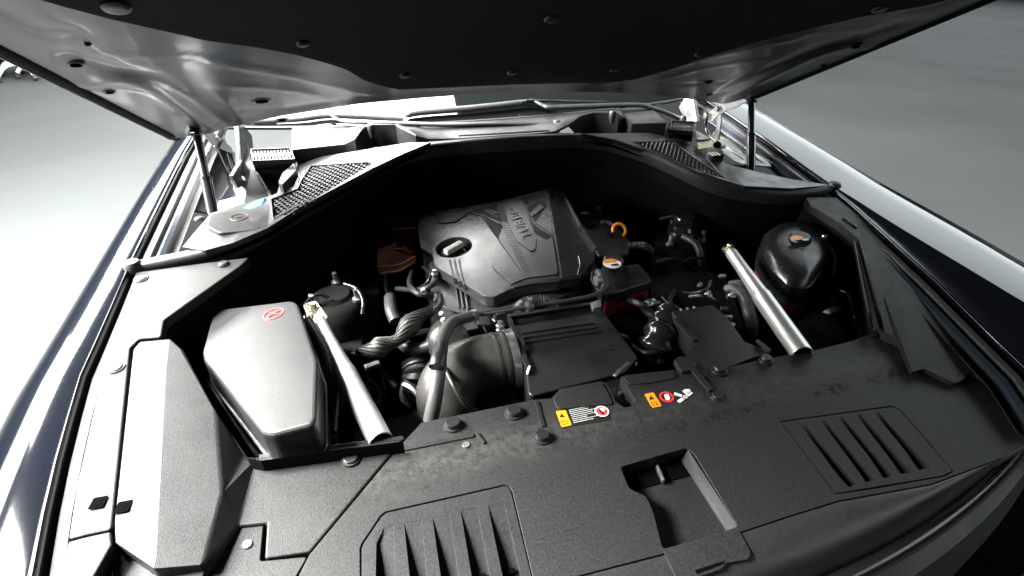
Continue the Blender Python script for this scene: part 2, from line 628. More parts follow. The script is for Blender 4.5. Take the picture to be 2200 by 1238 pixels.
# rear deck as strips from front edge to rear edge
rear_s = []
for i in range(n):
    t = i / (n - 1)
    xx = fz[0].x + (fz[-1].x - fz[0].x) * t
    yy = lerp_tab([(-.66, .55), (-.4, .462), (-.11, .408), (0, .405), (.2, .418), (.45, .476), (.66, .56)], fz[i].x)
    rear_s.append(Vector((fz[i].x * 1.02, max(yy, fz[i].y + .02), 1.103 - .05 * fz[i].x ** 2)))
rows = [[p + Vector((0, .0, -.06 if abs(p.x) > .2 else -.006)) for p in fz], [p + Vector((0, -.0005, -.004)) for p in fz], fz, [p + Vector((0, .006, .002)) for p in fz], [(a + b_) / 2 + Vector((0, 0, .002)) for a, b_ in zip(fz, rear_s)], rear_s]
deck = loft('scuttle_rear_deck', rows, M_plastic2, car, angle=50)
for (a, b_) in ((797, 272), (1318, 243)):
    c = P(a, b_, 1.112)
    lathe('clip', [(.0, .006), (.008, .005), (.010, 0), (.010, -.012), (.006, -.03)], c + Vector((0, .004, 0)), M_plastic2, deck, n=14)
# thin line in front of the windscreen
tube('lip', [P(a, b_, 1.105) for a, b_ in ((985, 292), (1080, 287), (1180, 281))], .0022, M_rubber, deck, n=6)


def zdeck(x, y):
    return zs(x) + .002 + .10 * max(0, min(.15, y - .1)) * (1 if abs(x) < .6 else .6)


grilleL = [(583, 428), (640, 405), (648, 386), (668, 356), (790, 348), (800, 352), (745, 385), (690, 418), (620, 460), (588, 472)]
grilleR = [(1358, 305), (1445, 303), (1480, 330), (1545, 372), (1560, 385), (1490, 362), (1425, 338)]


def inside(p, poly):
    c = False
    for i in range(len(poly)):
        a, b_ = poly[i - 1], poly[i]
        if (a.y > p.y) != (b_.y > p.y) and p.x < (b_.x - a.x) * (p.y - a.y) / (b_.y - a.y) + a.x:
            c = not c
    return c


def make_grille(px, outer_px, side):
    hole = PP(px, zdeck)
    outer = PP(outer_px, zdeck)
    d = slab('scuttle_panel', [outer, hole], .012, M_plastic2, car, bevel=.0008)
    pit = [p + Vector((0, 0, -.02)) for p in outer]
    slab('tray', pit, .002, M_hole_shade, d, bevel=0)  # blackened, the shade below the mesh is put into its colour
    # pierced sheet: elongated hexagonal holes in offset rows
    verts, faces = [], []
    cx, cy = .0125, .0098
    x0 = min(p.x for p in hole)
    x1 = max(p.x for p in hole)
    y0 = min(p.y for p in hole)
    y1 = max(p.y for p in hole)
    r = 0
    y = y0
    while y < y1:
        x = x0 + (cx / 2 if r % 2 else 0)
        while x < x1:
            if inside(Vector((x, y, 0)), hole):
                hx, hy = cx / 2, cy / 2
                base = len(verts)
                out = [(-hx, 0), (-hx, hy), (0, hy), (hx, hy), (hx, 0), (hx, -hy), (0, -hy), (-hx, -hy)]
                k = .8
                inn = [(-hx * .86, 0), (-hx * .45, hy * k), (0, hy * k), (hx * .45, hy * k), (hx * .86, 0), (hx * .45, -hy * k), (0, -hy * k), (-hx * .45, -hy * k)]
                for (u, v), zoff in [(q, 0) for q in out] + [(q, .001) for q in inn] + [(q, -.0014) for q in inn]:
                    X, Y = x + u, y + v
                    verts.append(Vector((X, Y, zdeck(X, Y) - .003 + zoff)))
                for i in range(8):
                    j = (i + 1) % 8
                    faces.append((base + i, base + j, base + 8 + j, base + 8 + i))
                    faces.append((base + 8 + i, base + 8 + j, base + 16 + j, base + 16 + i))
            x += cx
        y += cy
        r += 1
    g = obj('mesh_grille', verts, faces, M_mesh, d)
    g['kind'] = 'stuff'
    return d


dl = make_grille(grilleL, [(392, 530), (452, 458), (583, 420), (630, 402), (640, 380), (636, 345), (880, 306), (925, 306), (868, 330), (800, 362), (730, 400), (640, 448), (575, 490), (500, 522), (440, 538)], -1)
dr = make_grille(grilleR, [(1250, 287), (1432, 285), (1500, 318), (1560, 352), (1640, 372), (1700, 385), (1785, 398), (1700, 405), (1600, 400), (1545, 384), (1480, 362), (1400, 327), (1320, 300)], 1)
# step wall edges next to the grille (raised rib)
bar('rib', P(1432, 285, 1.078), P(1440, 262, 1.085), .006, .02, M_plastic2, dr)

# box with a round emblem on the left of the scuttle
ob = rounded(PP([(452, 460), (575, 438), (580, 468), (556, 492), (470, 500), (443, 486)], 1.018), .008, 3)
e1 = slab('access_lid', ob, .022, M_plastic, car, bevel=.003, seg=3)
c = P(514, 467, 1.0185)
tube('ring', [c + Vector((.017 * math.cos(R(15 * i)), .017 * math.sin(R(15 * i)), .0002)) for i in range(25)], .0007, M_rubber, e1, n=6, k=1)
box('emblem_bar', c + Vector((0, 0, .0007)), (.016, .003, .0012), M_plastic2, e1)
slab('finger_grip', PP([(487, 496), (545, 488), (535, 496), (495, 501)], 1.012), .01, M_black, e1, bevel=.001)
sb = rounded(PP([(420, 462), (600, 425), (640, 450), (560, 500), (470, 528), (395, 533)], 1.002), .006, 3)

# ---- left of the scuttle: well with hinge, gas strut, white tray
slab('well_panel', PP([(392, 450), (430, 318), (470, 300), (505, 330), (505, 440), (452, 458)], .93), .004, M_flange, car, bevel=0)
tray = facets('water_tray', [P(500, 405, .985), P(540, 350, 1.045), P(640, 345, 1.045), P(600, 395, 1.0), P(590, 430, .985), P(520, 445, .975), P(512, 350, 1.03), P(530, 300, 1.06)],
              [(0, 1, 4, 5), (1, 2, 3, 4), (6, 7, 1, 0)], .004, M_plastic2, car, bevel=.001)
slab('tray_end', PP([(598, 392), (606, 372), (636, 345), (640, 352), (634, 368), (606, 397)], 1.05), .03, M_plastic2, tray)


def vent(px, z, side, nfin):
    a, b_, c, d = PP(px, z)      # front-left, front-right, rear-right, rear-left
    h = Vector((0, 0, .014))
    v = slab('air_vent', [a - h, b_ - h, c - h, d - h], .004, M_hole_shade, car, bevel=0)  # black base, the shade between the fins is painted in
    for s, t in ((a, b_), (b_, c), (c, d), (d, a)):
        bar('frame', s, t, .004, .012, M_plastic2, v)
    for i in range(1, nfin):
        t = i / nfin
        bar('fin', a.lerp(b_, t), d.lerp(c, t), .0045, .004, M_plastic2, v, bevel=0)


vent([(545, 350), (633, 346), (624, 322), (540, 325)], 1.062, -1, 12)
vent([(1438, 283), (1486, 286), (1492, 266), (1442, 263)], 1.075, 1, 11)
slab('vent_body', PP([(540, 330), (632, 328), (640, 352), (545, 356)], 1.046), .03, M_plastic2, car)
slab('vent_body', PP([(1430, 280), (1490, 284), (1497, 266), (1436, 262)], 1.058), .03, M_plastic2, car)

# ---- windscreen
ws = []
for s in range(9):
    row = []
    for i in range(33):
        x = -.82 + 1.64 * i / 32
        yb = .40 + .36 * x * x
        y = yb + s * .12
        z = 1.10 - .05 * x * x + s * .12 * .5 - .0006 * s * s
        row.append(Vector((x, y, z)))
    ws.append(row)
wind = loft('windscreen', [[v + Vector((0, .001, -.006)) for v in ws[0]]] + ws, M_glass, car, angle=30)
tube('lower_seal', [v + Vector((0, -.003, .002)) for v in ws[0][1:-1]], .004, M_rubber, wind, n=8, k=2)


def zw(x, y, off=.03):
    yb = .40 + .36 * x * x
    return 1.10 - .05 * x * x + (y - yb) * .5 + off


def W(px, py, off=.03):
    """a point above the windscreen surface by off"""
    d = ray(px, py)
    lo, hi = .5, 3.5
    f = lambda t: (CAM_LOC + d * t).z - zw((CAM_LOC + d * t).x, (CAM_LOC + d * t).y, off)
    prev = .8
    for i in range(1, 140):
        t = .8 + i * .02
        if f(t) < 0:
            lo, hi = prev, t
            break
        prev = t
    for _ in range(24):
        m = (lo + hi) / 2
        if f(m) > 0:
            lo = m
        else:
            hi = m
    return CAM_LOC + d * lo


wa = tube('wiper_arm', [W(1196, 269, .022), W(1120, 267, .026), W(1052, 266, .028), W(960, 268, .028), W(880, 266, .028), W(790, 263, .028), W(735, 260, .026), W(705, 243, .022), W(690, 241, .02)], lambda s: .0095 if s < .5 else .0095 - .007 * (s - .5) / .5, M_plastic2, car, n=12, squash=.6)
lathe('pivot_cap', [(.0, .014), (.009, .012), (.013, .005), (.013, -.012), (.01, -.02)], W(1196, 268, .028), M_plastic2, wa, n=20)
tube('wiper_blade', [W(540, 262, .012), W(640, 256, .012), W(700, 249, .012), W(760, 250, .012), W(865, 256, .012)], .005, M_rubber, wa, n=8, squash=1.6)
wb = tube('wiper_arm', [W(1466, 258, .022), W(1432, 243, .028), W(1400, 232, .03), W(1369, 226, .03), W(1280, 228, .03), W(1190, 231, .03), W(1168, 227, .028), W(1145, 216, .026), W(1120, 219, .024)], lambda s: .011 if s < .6 else .011 - .006 * (s - .6) / .4, M_plastic2, car, n=12, squash=.6)
lathe('pivot_cap', [(.0, .014), (.008, .012), (.011, .004), (.011, -.012), (.009, -.02)], W(1467, 257, .03), M_plastic2, wb, n=20)
tube('wiper_blade', [W(868, 249, .014), W(900, 242, .016), W(1000, 234, .016), W(1080, 226, .016), W(1130, 221, .016), W(1180, 226, .014)], lambda s: .010 * min(1, s * 9 + .3), M_rubber, wb, n=8, squash=.9)
tube('blade_spoiler', [W(1130, 216, .03), W(1190, 217, .028), W(1250, 219, .026), W(1302, 220, .02)], .0035, M_plastic2, wb, n=8)

# ------------------------------------------------------------------ front cover with recesses
ZF = .93


def rounded_px(px, z, r=.006, seg=3):
    return rounded(PP(px, z), r, seg)


cover_px = [(864, 953), (906, 908), (925, 904), (1147, 859), (1184, 856), (1203, 836), (1222, 832), (1290, 819), (1303, 824), (1313, 840), (1322, 862), (1340, 875), (1357, 873), (1366, 862), (1334, 809), (1345, 806), (1395, 800), (1447, 795), (1470, 800), (1560, 790),
            (1640, 772), (1745, 754), (1830, 733), (1896, 707), (1990, 745), (2100, 800), (2290, 900)]
backs = PP(cover_px, ZF)
seamR = [(2290, 905), (2150, 985), (2000, 1040), (1900, 1058), (1800, 1076), (1690, 1110), (1600, 1140), (1500, 1170), (1426, 1190), (1300, 1222), (1185, 1252), (1000, 1290), (820, 1320), (590, 1340)]
seam3 = PP(seamR[:5], ZF) + [P(a, b_, ZF) for a, b_ in seamR[5:]]
outline = backs + seam3 + [P(665, 1192, ZF)]
latch_px = [(1332, 1003), (1400, 984), (1468, 964), (1480, 963), (1492, 975), (1540, 1055), (1600, 1160), (1615, 1190), (1610, 1203)]
# the recess runs over the seam towards the lip, keep its hole inside the cover
latch_hole = rounded_px([(1333, 1003), (1476, 962), (1492, 976), (1545, 1062), (1586, 1132), (1500, 1158), (1424, 1180), (1402, 1095), (1388, 1066), (1352, 1050)], ZF, .005, 3)
gl_px = [(774, 1290), (773, 1178), (778, 1166), (817, 1108), (828, 1099), (1084, 1041), (1094, 1044), (1101, 1056), (1150, 1262)]
gl = PP(gl_px, ZF)
gr_px = [(1676, 905), (1915, 872), (1935, 880), (2050, 1012), (2030, 1024), (1880, 1050), (1795, 1062)]
gr = PP(gr_px, ZF)
# bottom of hole must stay inside cover outline
gl[0] = P(774, 1280, ZF)
fc = slab('radiator_cover', [outline, latch_hole, gl, gr], .022, M_stained, car, bevel=.0018, seg=3)
slab('backing', [P(664, 1190, .9), P(865, 960, .9), P(1147, 870, .9), P(1300, 880, .9), P(1650, 800, .9), P(1890, 760, .9), P(2250, 930, .9), P(1800, 1100, .9), P(1185, 1270, .9), P(660, 1320, .9)], .003, M_dark, fc, bevel=0)


def shrink(poly, d):
    c = sum(poly, Vector()) / len(poly)
    out = []
    n = len(poly)
    for i, p in enumerate(poly):
        a, b_ = poly[i - 1], poly[(i + 1) % n]
        e1_, e2_ = (p - a).normalized(), (b_ - p).normalized()
        n1_, n2_ = Vector((-e1_.y, e1_.x, 0)), Vector((-e2_.y, e2_.x, 0))
        m = (n1_ + n2_).normalized()
        if (c - p).dot(m) < 0:
            m = -m
        out.append(p + m * d)
    return out


def louvre_panel(outer, recs, label=None, slots=()):
    hs = [PP(r_, ZF - .0005) for r_ in recs]
    lp = slab('louvre_panel', [shrink([p + Vector((0, 0, -.0005)) for p in outer], .0022)] + hs, .024, M_plastic, fc, bevel=.0006)
    for h in hs:
        # ramp floor: meets the surface at the pointed rear end, drops towards the front
        ymax = max(p.y for p in h)
        ymin = min(p.y for p in h)
        v = [Vector((p.x, p.y, ZF - .0007 - .019 * ((ymax - p.y) / (ymax - ymin)) ** .9)) for p in h]
        slab('louvre', v, .002, M_plastic, lp, bevel=0)
    for s in slots:
        q = PP(s, ZF - .010)
        slab('slot', q, .004, M_hole_shade, lp, bevel=0)  # flat black strip, the shade of a slot given as colour
    return lp


recsL = [[(703, 1130), (770, 1128)], ]
rL = [
    [(826, 1133), (845, 1129), (850, 1238), (852, 1275), (808, 1275), (807, 1238), (809, 1166)],
    [(868, 1124), (870, 1124), (905, 1116), (917, 1238), (921, 1275), (884, 1275), (880, 1238)],
    [(929, 1112), (931, 1112), (966, 1104), (985, 1238), (990, 1272), (952, 1274), (947, 1238)],
    [(990, 1098), (992, 1098), (1025, 1090), (1052, 1238), (1058, 1268), (1019, 1272), (1013, 1238)],
    [(1048, 1086), (1050, 1086), (1082, 1078), (1120, 1238), (1126, 1258), (1087, 1266), (1080, 1238)],
]
louvre_panel(gl, rL, slots=[[(1015, 1237), (1042, 1230), (1045, 1240), (1018, 1247)], [(1078, 1228), (1106, 1219), (1109, 1229), (1081, 1238)], [(949, 1243), (976, 1238), (979, 1248), (952, 1254)]])
rR = [
    [(1731, 919), (1733, 919), (1865, 1072), (1858, 1075), (1800, 1030)],
    [(1772, 907), (1774, 907), (1905, 1054), (1898, 1058), (1840, 1015)],
    [(1811, 894), (1813, 893), (1941, 1034), (1935, 1038), (1878, 998)],
    [(1849, 885), (1851, 884), (1978, 1018), (1972, 1022), (1914, 984)],
    [(1888, 882), (1890, 881), (2011, 1001), (2005, 1005), (1950, 968)],
]
for r_ in rR:
    for i, (a, b_) in enumerate(r_):
        pass
rR = [[(a, b_) for a, b_ in r_] for r_ in rR]
gr_small = [P(1676, 905, ZF), P(1735, 893, ZF), P(1915, 862, ZF), P(1935, 872, ZF), P(2046, 1011, ZF), P(2036, 1022, ZF), P(1900, 1072, ZF), P(1868, 1084, ZF), P(1792, 1054, ZF)]
louvre_panel(gr, [[(1722, 915), (1731, 913), (1846, 1040), (1822, 1046), (1795, 1015)],
                  [(1764, 905), (1773, 903), (1884, 1030), (1860, 1036), (1835, 1000)],
                  [(1802, 898), (1811, 896), (1922, 1022), (1898, 1028), (1872, 988)],
                  [(1840, 892), (1849, 890), (1960, 1014), (1936, 1019), (1908, 980)],
                  [(1879, 887), (1888, 885), (1998, 1004), (1974, 1010), (1944, 968)]])

# latch recess floor, slot, rib
zl = .906
lf = slab('latch_recess', PP([(1350, 1048), (1490, 1008), (1620, 1205), (1500, 1242), (1440, 1245), (1395, 1105)], zl), .004, M_plastic, fc, bevel=0)
slab('slot', PP([(1338, 1004), (1478, 966), (1490, 1020), (1362, 1054)], zl + .0015), .002, M_hole_shade, lf, bevel=0)  # black sheet on the recess floor, slot shade painted
bar('rib', P(1411, 1002, zl + .006), P(1425, 1036, zl + .006), .0035, .008, M_bracket, lf)
M_lit_wall = mat('lit_wall_plastic', (.03, .03, .03), .3, grain=.15, gscale=850, rvar=.05)  # paler copy of the cover plastic, light on the recess wall painted in
facets('recess_side', [P(1479, 967, ZF - .001), P(1584, 1131, ZF - .001), P(1562, 1140, zl + .004), P(1464, 988, zl + .004)], [(0, 1, 2, 3)], .003, M_lit_wall, lf, bevel=0)
# walls of the slot
# bump details on the rear part of the cover
slab('step_rib', PP([(866, 960), (1014, 928), (1020, 932), (1018, 938), (868, 968)], ZF + .0025), .004, M_plastic, fc, bevel=.001)
bar('step_rib', P(1022, 930, ZF + .002), P(1041, 953, ZF + .0005), .004, .005, M_plastic, fc)
bar('step_rib', P(1153, 862, ZF + .0005), P(1168, 918, ZF + .0005), .006, .0035, M_black, fc)
slab('plateau', rounded_px([(1187, 857), (1205, 837), (1292, 820), (1306, 842), (1318, 868), (1262, 872), (1200, 880)], ZF + .003, .006), .006, M_plastic, fc, bevel=.0015)
slab('plateau', rounded_px([(1338, 810), (1447, 797), (1452, 812), (1400, 822), (1352, 826)], ZF + .002, .004), .004, M_plastic, fc, bevel=.001)

# front lip: roll down towards the bumper
lip_pts = []
L1 = [(2290, 905), (2150, 985), (2000, 1040), (1900, 1058), (1800, 1076), (1690, 1110), (1600, 1140), (1500, 1170), (1426, 1190), (1300, 1222), (1185, 1252), (1000, 1290), (820, 1320), (590, 1340)]
rowA = [P(a, b_, ZF) + Vector((0, -.0015, -.001)) for a, b_ in L1]
rowF = []
for p in rowA:
    xx = p.x
    ye = -.815 + .33 * xx * xx
    rowF.append(Vector((xx, ye, .885)))
mids = []
for t, dz in [(0, 0), (.12, .0005), (.4, -.0005), (.62, -.005), (.8, -.013), (.93, -.026), (1, -.042)]:
    mids.append([Vector((a.x, a.y + (f_.y - a.y) * t, ZF - .001 + dz)) for a, f_ in zip(rowA, rowF)])
mids = [[p + Vector((0, 0, -.012)) for p in rowA]] + mids
M_lip = mat('lip_plastic', (.018, .018, .018), .36, grain=.2, gscale=850, var=.4, vscale=330, rvar=.06)
lip = loft('front_lip', mids, M_lip, car, angle=60)
# recess sides on the lip
tr = [Vector((x / 20, -.822 + .33 * (x / 20) ** 2, .878)) for x in range(-13, 15)]
tube('grille_trim', tr, .012, M_gloss, car, n=12, k=2)
tr2 = [v + Vector((0, -.004, -.03)) for v in tr]
loft('bumper_top', [[v + Vector((0, .01, .0)) for v in tr2], [v + Vector((0, -.02, -.01)) for v in tr2], [v + Vector((0, -.035, -.08)) for v in tr2], [v + Vector((0, -.03, -.5)) for v in tr2]], M_plastic2, car)
# floor strip under the latch recess continues in the lip
slab('latch_step', rounded_px([(1424, 1182), (1586, 1136), (1614, 1188), (1608, 1202), (1560, 1210), (1552, 1222), (1506, 1238), (1455, 1248)], ZF + .0016, .004), .0016, M_plastic, lf, bevel=.0006)
slab('slot', PP([(1493, 1225), (1555, 1205), (1557, 1210), (1497, 1233)], ZF + .0024), .0006, M_hole_shade, lf, bevel=0)  # thin black strip with the shade of a slot as its colour

# ------------------------------------------------------------------ left front cover (raised, faceted)
V = {
    'a': (300, 733, 1.0), 'a2': (365, 727, 1.0), 'c': (388, 748, .996), 'd': (464, 884, .985), 'e': (527, 980, .958), 'f': (477, 1054, .965), 'g': (556, 982, .94),
    'h': (865, 944, .935), 'i': (666, 1186, .925), 'j': (568, 1200, .928), 'k': (573, 1124, .945), 'l': (512, 1130, .952), 'm': (435, 1214, .95), 'n': (330, 1223, .955),
    'o': (246, 1165, .966), 'p': (286, 750, .998), 'q': (357, 800, .998), 'r': (336, 1195, .962), 's': (245, 1120, .968)}
keys = list(V)
zp1 = lambda x, y: .957 + (y + .62) * .125
QA, QB = P(*V['q'][:2], zp1), P(*V['r'][:2], zp1)
QD = (QB - QA).normalized()
zp3 = lambda x, y: zp1(x, y) - .13 * max(0, (x - QA.x) * -QD.y + (y - QA.y) * QD.x)
zp2 = lambda x, y: .934 + (y + .5) * .04
vs_ = []
for k in keys:
    px_, py_, _ = V[k]
    if k in 'a a2 c d q r s o p'.split():
        vs_.append(P(px_, py_, zp3))
    elif k in 'n m f'.split():
        vs_.append(P(px_, py_, zp3))
    else:
        vs_.append(P(px_, py_, zp2))
ix = {k: i for i, k in enumerate(keys)}
F = ['p a q', 'a a2 q', 'a2 c q', 'c d q', 'q d f r', 'p q r s', 's r o', 'o r n', 'r f m', 'r m n', 'f l m', 'f e g l', 'd e f', 'l g k', 'k g h', 'k h i', 'k i j']
left_cover = facets('side_cover', vs_, [[ix[k] for k in s.split()] for s in F], .03, M_plastic, car, bevel=.0028, seg=3)
left_cover['label'] = 'faceted black plastic cover in bright light at the lower left'
# lowered piece at the bottom
lc2 = slab('lower_cover', rounded_px([(520, 1126), (566, 1122), (558, 1206), (660, 1196), (600, 1300), (380, 1320), (430, 1240), (442, 1216)], .925, .004), .02, M_plastic, car, bevel=.0015)
lathe('screw', [(.0, .002), (.005, .0018), (.006, 0)], P(531, 1170, .926), M_bracket, lc2, n=12)
slab('lower_cover', PP([(240, 1150), (330, 1232), (440, 1222), (430, 1260), (380, 1330), (160, 1330), (150, 1170)], .935), .01, M_plastic, car, bevel=.001)
# recess walls below the rear edge of the cover
slab('cover_skirt', PP([(556, 976), (866, 936), (868, 944), (556, 986)], .93), .03, M_plastic2, left_cover, bevel=.001)

# narrow cover beside the wing
ZC = lambda x, y: edge_z(y) - .006
nc_px = [(292, 585), (430, 566), (535, 553), (518, 570), (352, 688), (346, 724), (300, 728), (279, 748), (240, 1138), (186, 1149), (146, 1160), (165, 1040), (200, 880), (215, 820), (238, 740), (262, 672)]
nc = PP(nc_px, ZC)
ncov = slab('wing_side_cover', rounded(nc, .004, 2), .02, M_plastic, car, bevel=.0025, seg=3)
nc2 = slab('wing_side_cover', PP([(146, 1164), (186, 1153), (238, 1142), (240, 1170), (150, 1330), (110, 1330)], ZC), .02, M_plastic, car, bevel=.002)
# inner skirt of the bay, left
sk = PP([(535, 556), (515, 573), (352, 692), (346, 728), (368, 732), (392, 752), (468, 890), (532, 985), (560, 990), (866, 948)], .955)
loft('bay_liner', [[p + Vector((0, 0, 0)) for p in sk], [p + Vector((.004, .004, -.25)) for p in sk], [p + Vector((.01, .01, -.5)) for p in sk]], M_dark, car, smooth=False)
for (a, b_) in ((211, 1080), (265, 1089)):
    c = P(a, b_, lambda x, y: edge_z(y) - .0045)
    if a > 240:
        c = P(a, b_, lambda x, y: zp1(x, y) + .0008)
    s_ = slab('square_socket_shade', rounded([c + Vector((u, v, .0005)) for u, v in ((-.0085, -.008), (.0075, -.008), (.0085, .008), (-.0075, .008))], .002), .0005, M_hole_shade, ncov, bevel=0)  # flat black patch, the shade in a socket painted on the surface
    lathe('socket_hole_shade', [(.003, .0008), (.0045, .0009), (.005, .0006)], c + Vector((-.001, -.001, 0)), M_hole_shade, s_, n=16)


# trim clips
def clip(px, py, z, r=.0125, parent=car, h=.007, m=M_plastic2):
    c = P(px, py, z)
    o = lathe('trim_clip', [(0, h), (r * .72, h), (r * .82, h * .8), (r * .82, h * .35), (r, h * .3), (r * 1.08, 0), (r * 1.08, -.001)], (0, 0, 0), m, parent, n=22)
    o.location = c
    return o


for a, b_, r in ((1104, 889, .0135), (973, 915, .0135), (1165, 942, .0125)):
    clip(a, b_, ZF, r, fc, .010)
clip(754, 986, .934, .0125, left_cover, .005)
clip(428, 470, 1.004, .010, dl, .004)
clip(410, 524, .999, .010, dl, .004)
clip(480, 567, .989, .010, ncov, .004)
clip(303, 598, lambda x, y: edge_z(y) - .005, .012, ncov, .003)
clip(249, 790, lambda x, y: edge_z(y) - .005, .012, ncov, .003)
clip(1545, 796, ZF + .002, .013, fc, .009)
clip(1645, 775, ZF + .002, .011, fc, .009)
clip(1540, 853, ZF, .010, fc, .005)
lathe('screw', [(0, .0015), (.005, .0014), (.0055, 0)], P(1001, 956, ZF + .0005), M_bracket, fc, n=12)

# ------------------------------------------------------------------ right side cover
ZR = lambda x, y: lerp_tab([(-.75, .932), (-.62, .936), (-.47, .95), (-.28, .975), (0, .99)], y)
rc = PP([(1797, 424), (1835, 455), (2000, 598), (2105, 700), (2200, 800), (2290, 905), (2150, 830), (2050, 790), (1960, 745), (1900, 712), (1870, 600), (1846, 515), (1828, 500), (1805, 480), (1740, 440), (1730, 424)], ZR)
rcv = slab('side_cover', rounded(rc, .004, 2), .02, M_plastic, car, bevel=.002)
rcv['label'] = 'shaded black plastic cover along the right of the engine bay'
zz = lambda x, y: ZR(x, y) + .0015
slab('raised_panel', rounded(PP([(1960, 800), (1984, 792), (2052, 824), (2070, 816), (2094, 790), (2090, 750), (1990, 640), (1930, 590), (1900, 640), (1925, 720)], zz), .005, 3), .008, M_plastic, rcv, bevel=.003, seg=3)
skr = [P(1728, 428, .97), P(1806, 484, .96), P(1832, 505, .955), P(1848, 520, .95), P(1874, 604, .945), P(1902, 714, .935), P(1832, 740, .925), P(1746, 760, .92), P(1640, 780, .92)]
loft('bay_liner', [skr, [p + Vector((-.004, .004, -.25)) for p in skr], [p + Vector((-.01, .01, -.5)) for p in skr]], M_dark, car, smooth=False)
bar('rib', P(1834, 520, .972), P(1870, 705, .946), .003, .006, M_plastic2, rcv)
obj('fin', [P(1870, 650, .965), P(1888, 705, .95), P(1877, 712, .948), P(1872, 690, .94)], [(0, 1, 2), (0, 2, 3), (0, 3, 1), (1, 3, 2)], M_plastic2, rcv)
bar('rib', P(1812, 466, .985), P(1842, 488, .982), .003, .004, M_plastic2, rcv)

# ------------------------------------------------------------------ bonnet
def hz(x, y):
    return 1.12 + .55 * (.37 - y) + .048 * (1 - (x / .8) ** 2)


def H(px, py, off=0.0):
    d = ray(px, py)
    prev = .15
    f = lambda t: hz((CAM_LOC + d * t).x, (CAM_LOC + d * t).y) - off - (CAM_LOC + d * t).z
    lo = hi = None
    for i in range(1, 300):
        t = .15 + i * .01
        if f(t) < 0:
            lo, hi = prev, t
            break
        prev = t
    if lo is None:
        return None
    for _ in range(24):
        m = (lo + hi) / 2
        if f(m) > 0:
            lo = m
        else:
            hi = m
    return CAM_LOC + d * lo


edge_px = [(404, 289), (448, 283), (509, 267), (598, 246), (700, 230), (744, 222), (877, 209), (982, 201), (1100, 195), (1182, 194), (1290, 194), (1364, 197), (1440, 204), (1509, 214), (1567, 221), (1604, 213), (1632, 208)]
edge = [H(a, b_) for a, b_ in edge_px]
etab = sorted((p.x, p.y) for p in edge if p)
yr = lambda x: lerp_tab([(-.83, .37)] + [t for t in etab if abs(t[0]) < .79] + [(.83, .34)], x)
pad_px = [(75, 0), (150, 22), (250, 48), (350, 70), (450, 92), (560, 107), (640, 122), (700, 138), (744, 152), (782, 175), (830, 190), (861, 195), (973, 190), (1100, 184), (1182, 182), (1302, 181), (1364, 172), (1436, 152), (1500, 129), (1629, 91), (1726, 67), (1843, 40), (1985, 16), (2037, 0)]
pad = [H(a, b_, .012) for a, b_ in pad_px]
ptab = sorted((p.x, p.y) for p in pad if p)
pxmin, pxmax = ptab[0][0], ptab[-1][0]

feat = [  # creases pressed in the inner panel: polyline, width, height
    ([(450, 132), (560, 150), (650, 166), (760, 196), (850, 207)], .012, .006),
    ([(470, 184), (560, 188), (640, 196), (740, 220)], .010, .005),
    ([(160, 120), (240, 150), (330, 166), (420, 220), (480, 268)], .020, -.012),
    ([(190, 178), (260, 170), (330, 192), (400, 240), (440, 270)], .016, .012),
    ([(0, 20), (80, 66), (160, 72)], .012, -.006),
    ([(190, 118), (350, 122), (440, 122)], .008, .003),
    ([(510, 238), (620, 232), (720, 216)], .010, -.005),
    ([(450, 190), (510, 248)], .008, .004)]
F3 = []
for pl, wd, hh in feat:
    q = [H(a, b_) for a, b_ in pl]
    F3.append(([(p.x, p.y) for p in q], wd, hh))
    F3.append(([(-p.x, p.y) for p in q], wd, hh))


def dist(px, py, pl):
    best = 9
    for (ax, ay), (bx, by) in zip(pl, pl[1:]):
        dx, dy = bx - ax, by - ay
        t = max(0, min(1, ((px - ax) * dx + (py - ay) * dy) / (dx * dx + dy * dy)))
        best = min(best, math.hypot(px - ax - t * dx, py - ay - t * dy))
    return best


def under(x, y):
    o = 0
    for pl, wd, hh in F3:
        d = dist(x, y, pl)
        if d < wd * 3:
            o += .45 * hh * math.exp(-(d / wd) ** 2)
    # panel drops a little at its rear and side rim
    e = min(yr(x) - y, .80 - abs(x))
    o += .006 * math.exp(-(max(e, 0) / .02) ** 2)
    return hz(x, y) - o


NX, NY = 170, 100
rows = []
for i in range(NX + 1):
    x = -.79 + 1.58 * i / NX
    y0 = yr(x) - .004
    row = []
    for j in range(NY + 1):
        t = j / NY
        y = y0 + (-.80 - y0) * t
        row.append(Vector((x, y, under(x, y))))
    rows.append(row)
bonnet = loft('bonnet', rows, M_under, car, angle=70)
bonnet['label'] = 'raised bonnet seen from below with its glossy inner panel'
top = []
for i in range(41):
    x = -.806 + 1.612 * i / 40
    y0 = yr(x) + .006
    top.append([Vector((x, y0 + (-.84 - y0) * j / 20, hz(x, y0 + (-.84 - y0) * j / 20) + .018)) for j in range(21)])
loft('outer_skin', top, M_paint, bonnet)
for sd in (-1, 1):
    q1, q2, q3 = [], [], []
    for j in range(41):
        y = .39 + (-.84 - .39) * j / 40
        z = hz(.8, y)
        q1.append([Vector((sd * .776, y, z + .0)), Vector((sd * .779, y, z - .003)), Vector((sd * .790, y, z - .004)), Vector((sd * .799, y, z - .001)), Vector((sd * .806, y, z + .018))])
        q3.append(Vector((sd * .8015, y, z + .001)))
    loft('side_hem', q1, M_dark, bonnet)
    tube('edge_bead', q3, .0022, M_paint, bonnet, n=8, k=1)
hem = [Vector((x, yr(x), hz(x, yr(x)) - .004)) for x in [-.78 + 1.56 * i / 80 for i in range(81)]]
hem2 = [[p + Vector((0, -.006, .006)), p + Vector((0, 0, 0)), p + Vector((0, .006, .019))] for p in hem]
loft('rear_hem', hem2, M_flange, bonnet)
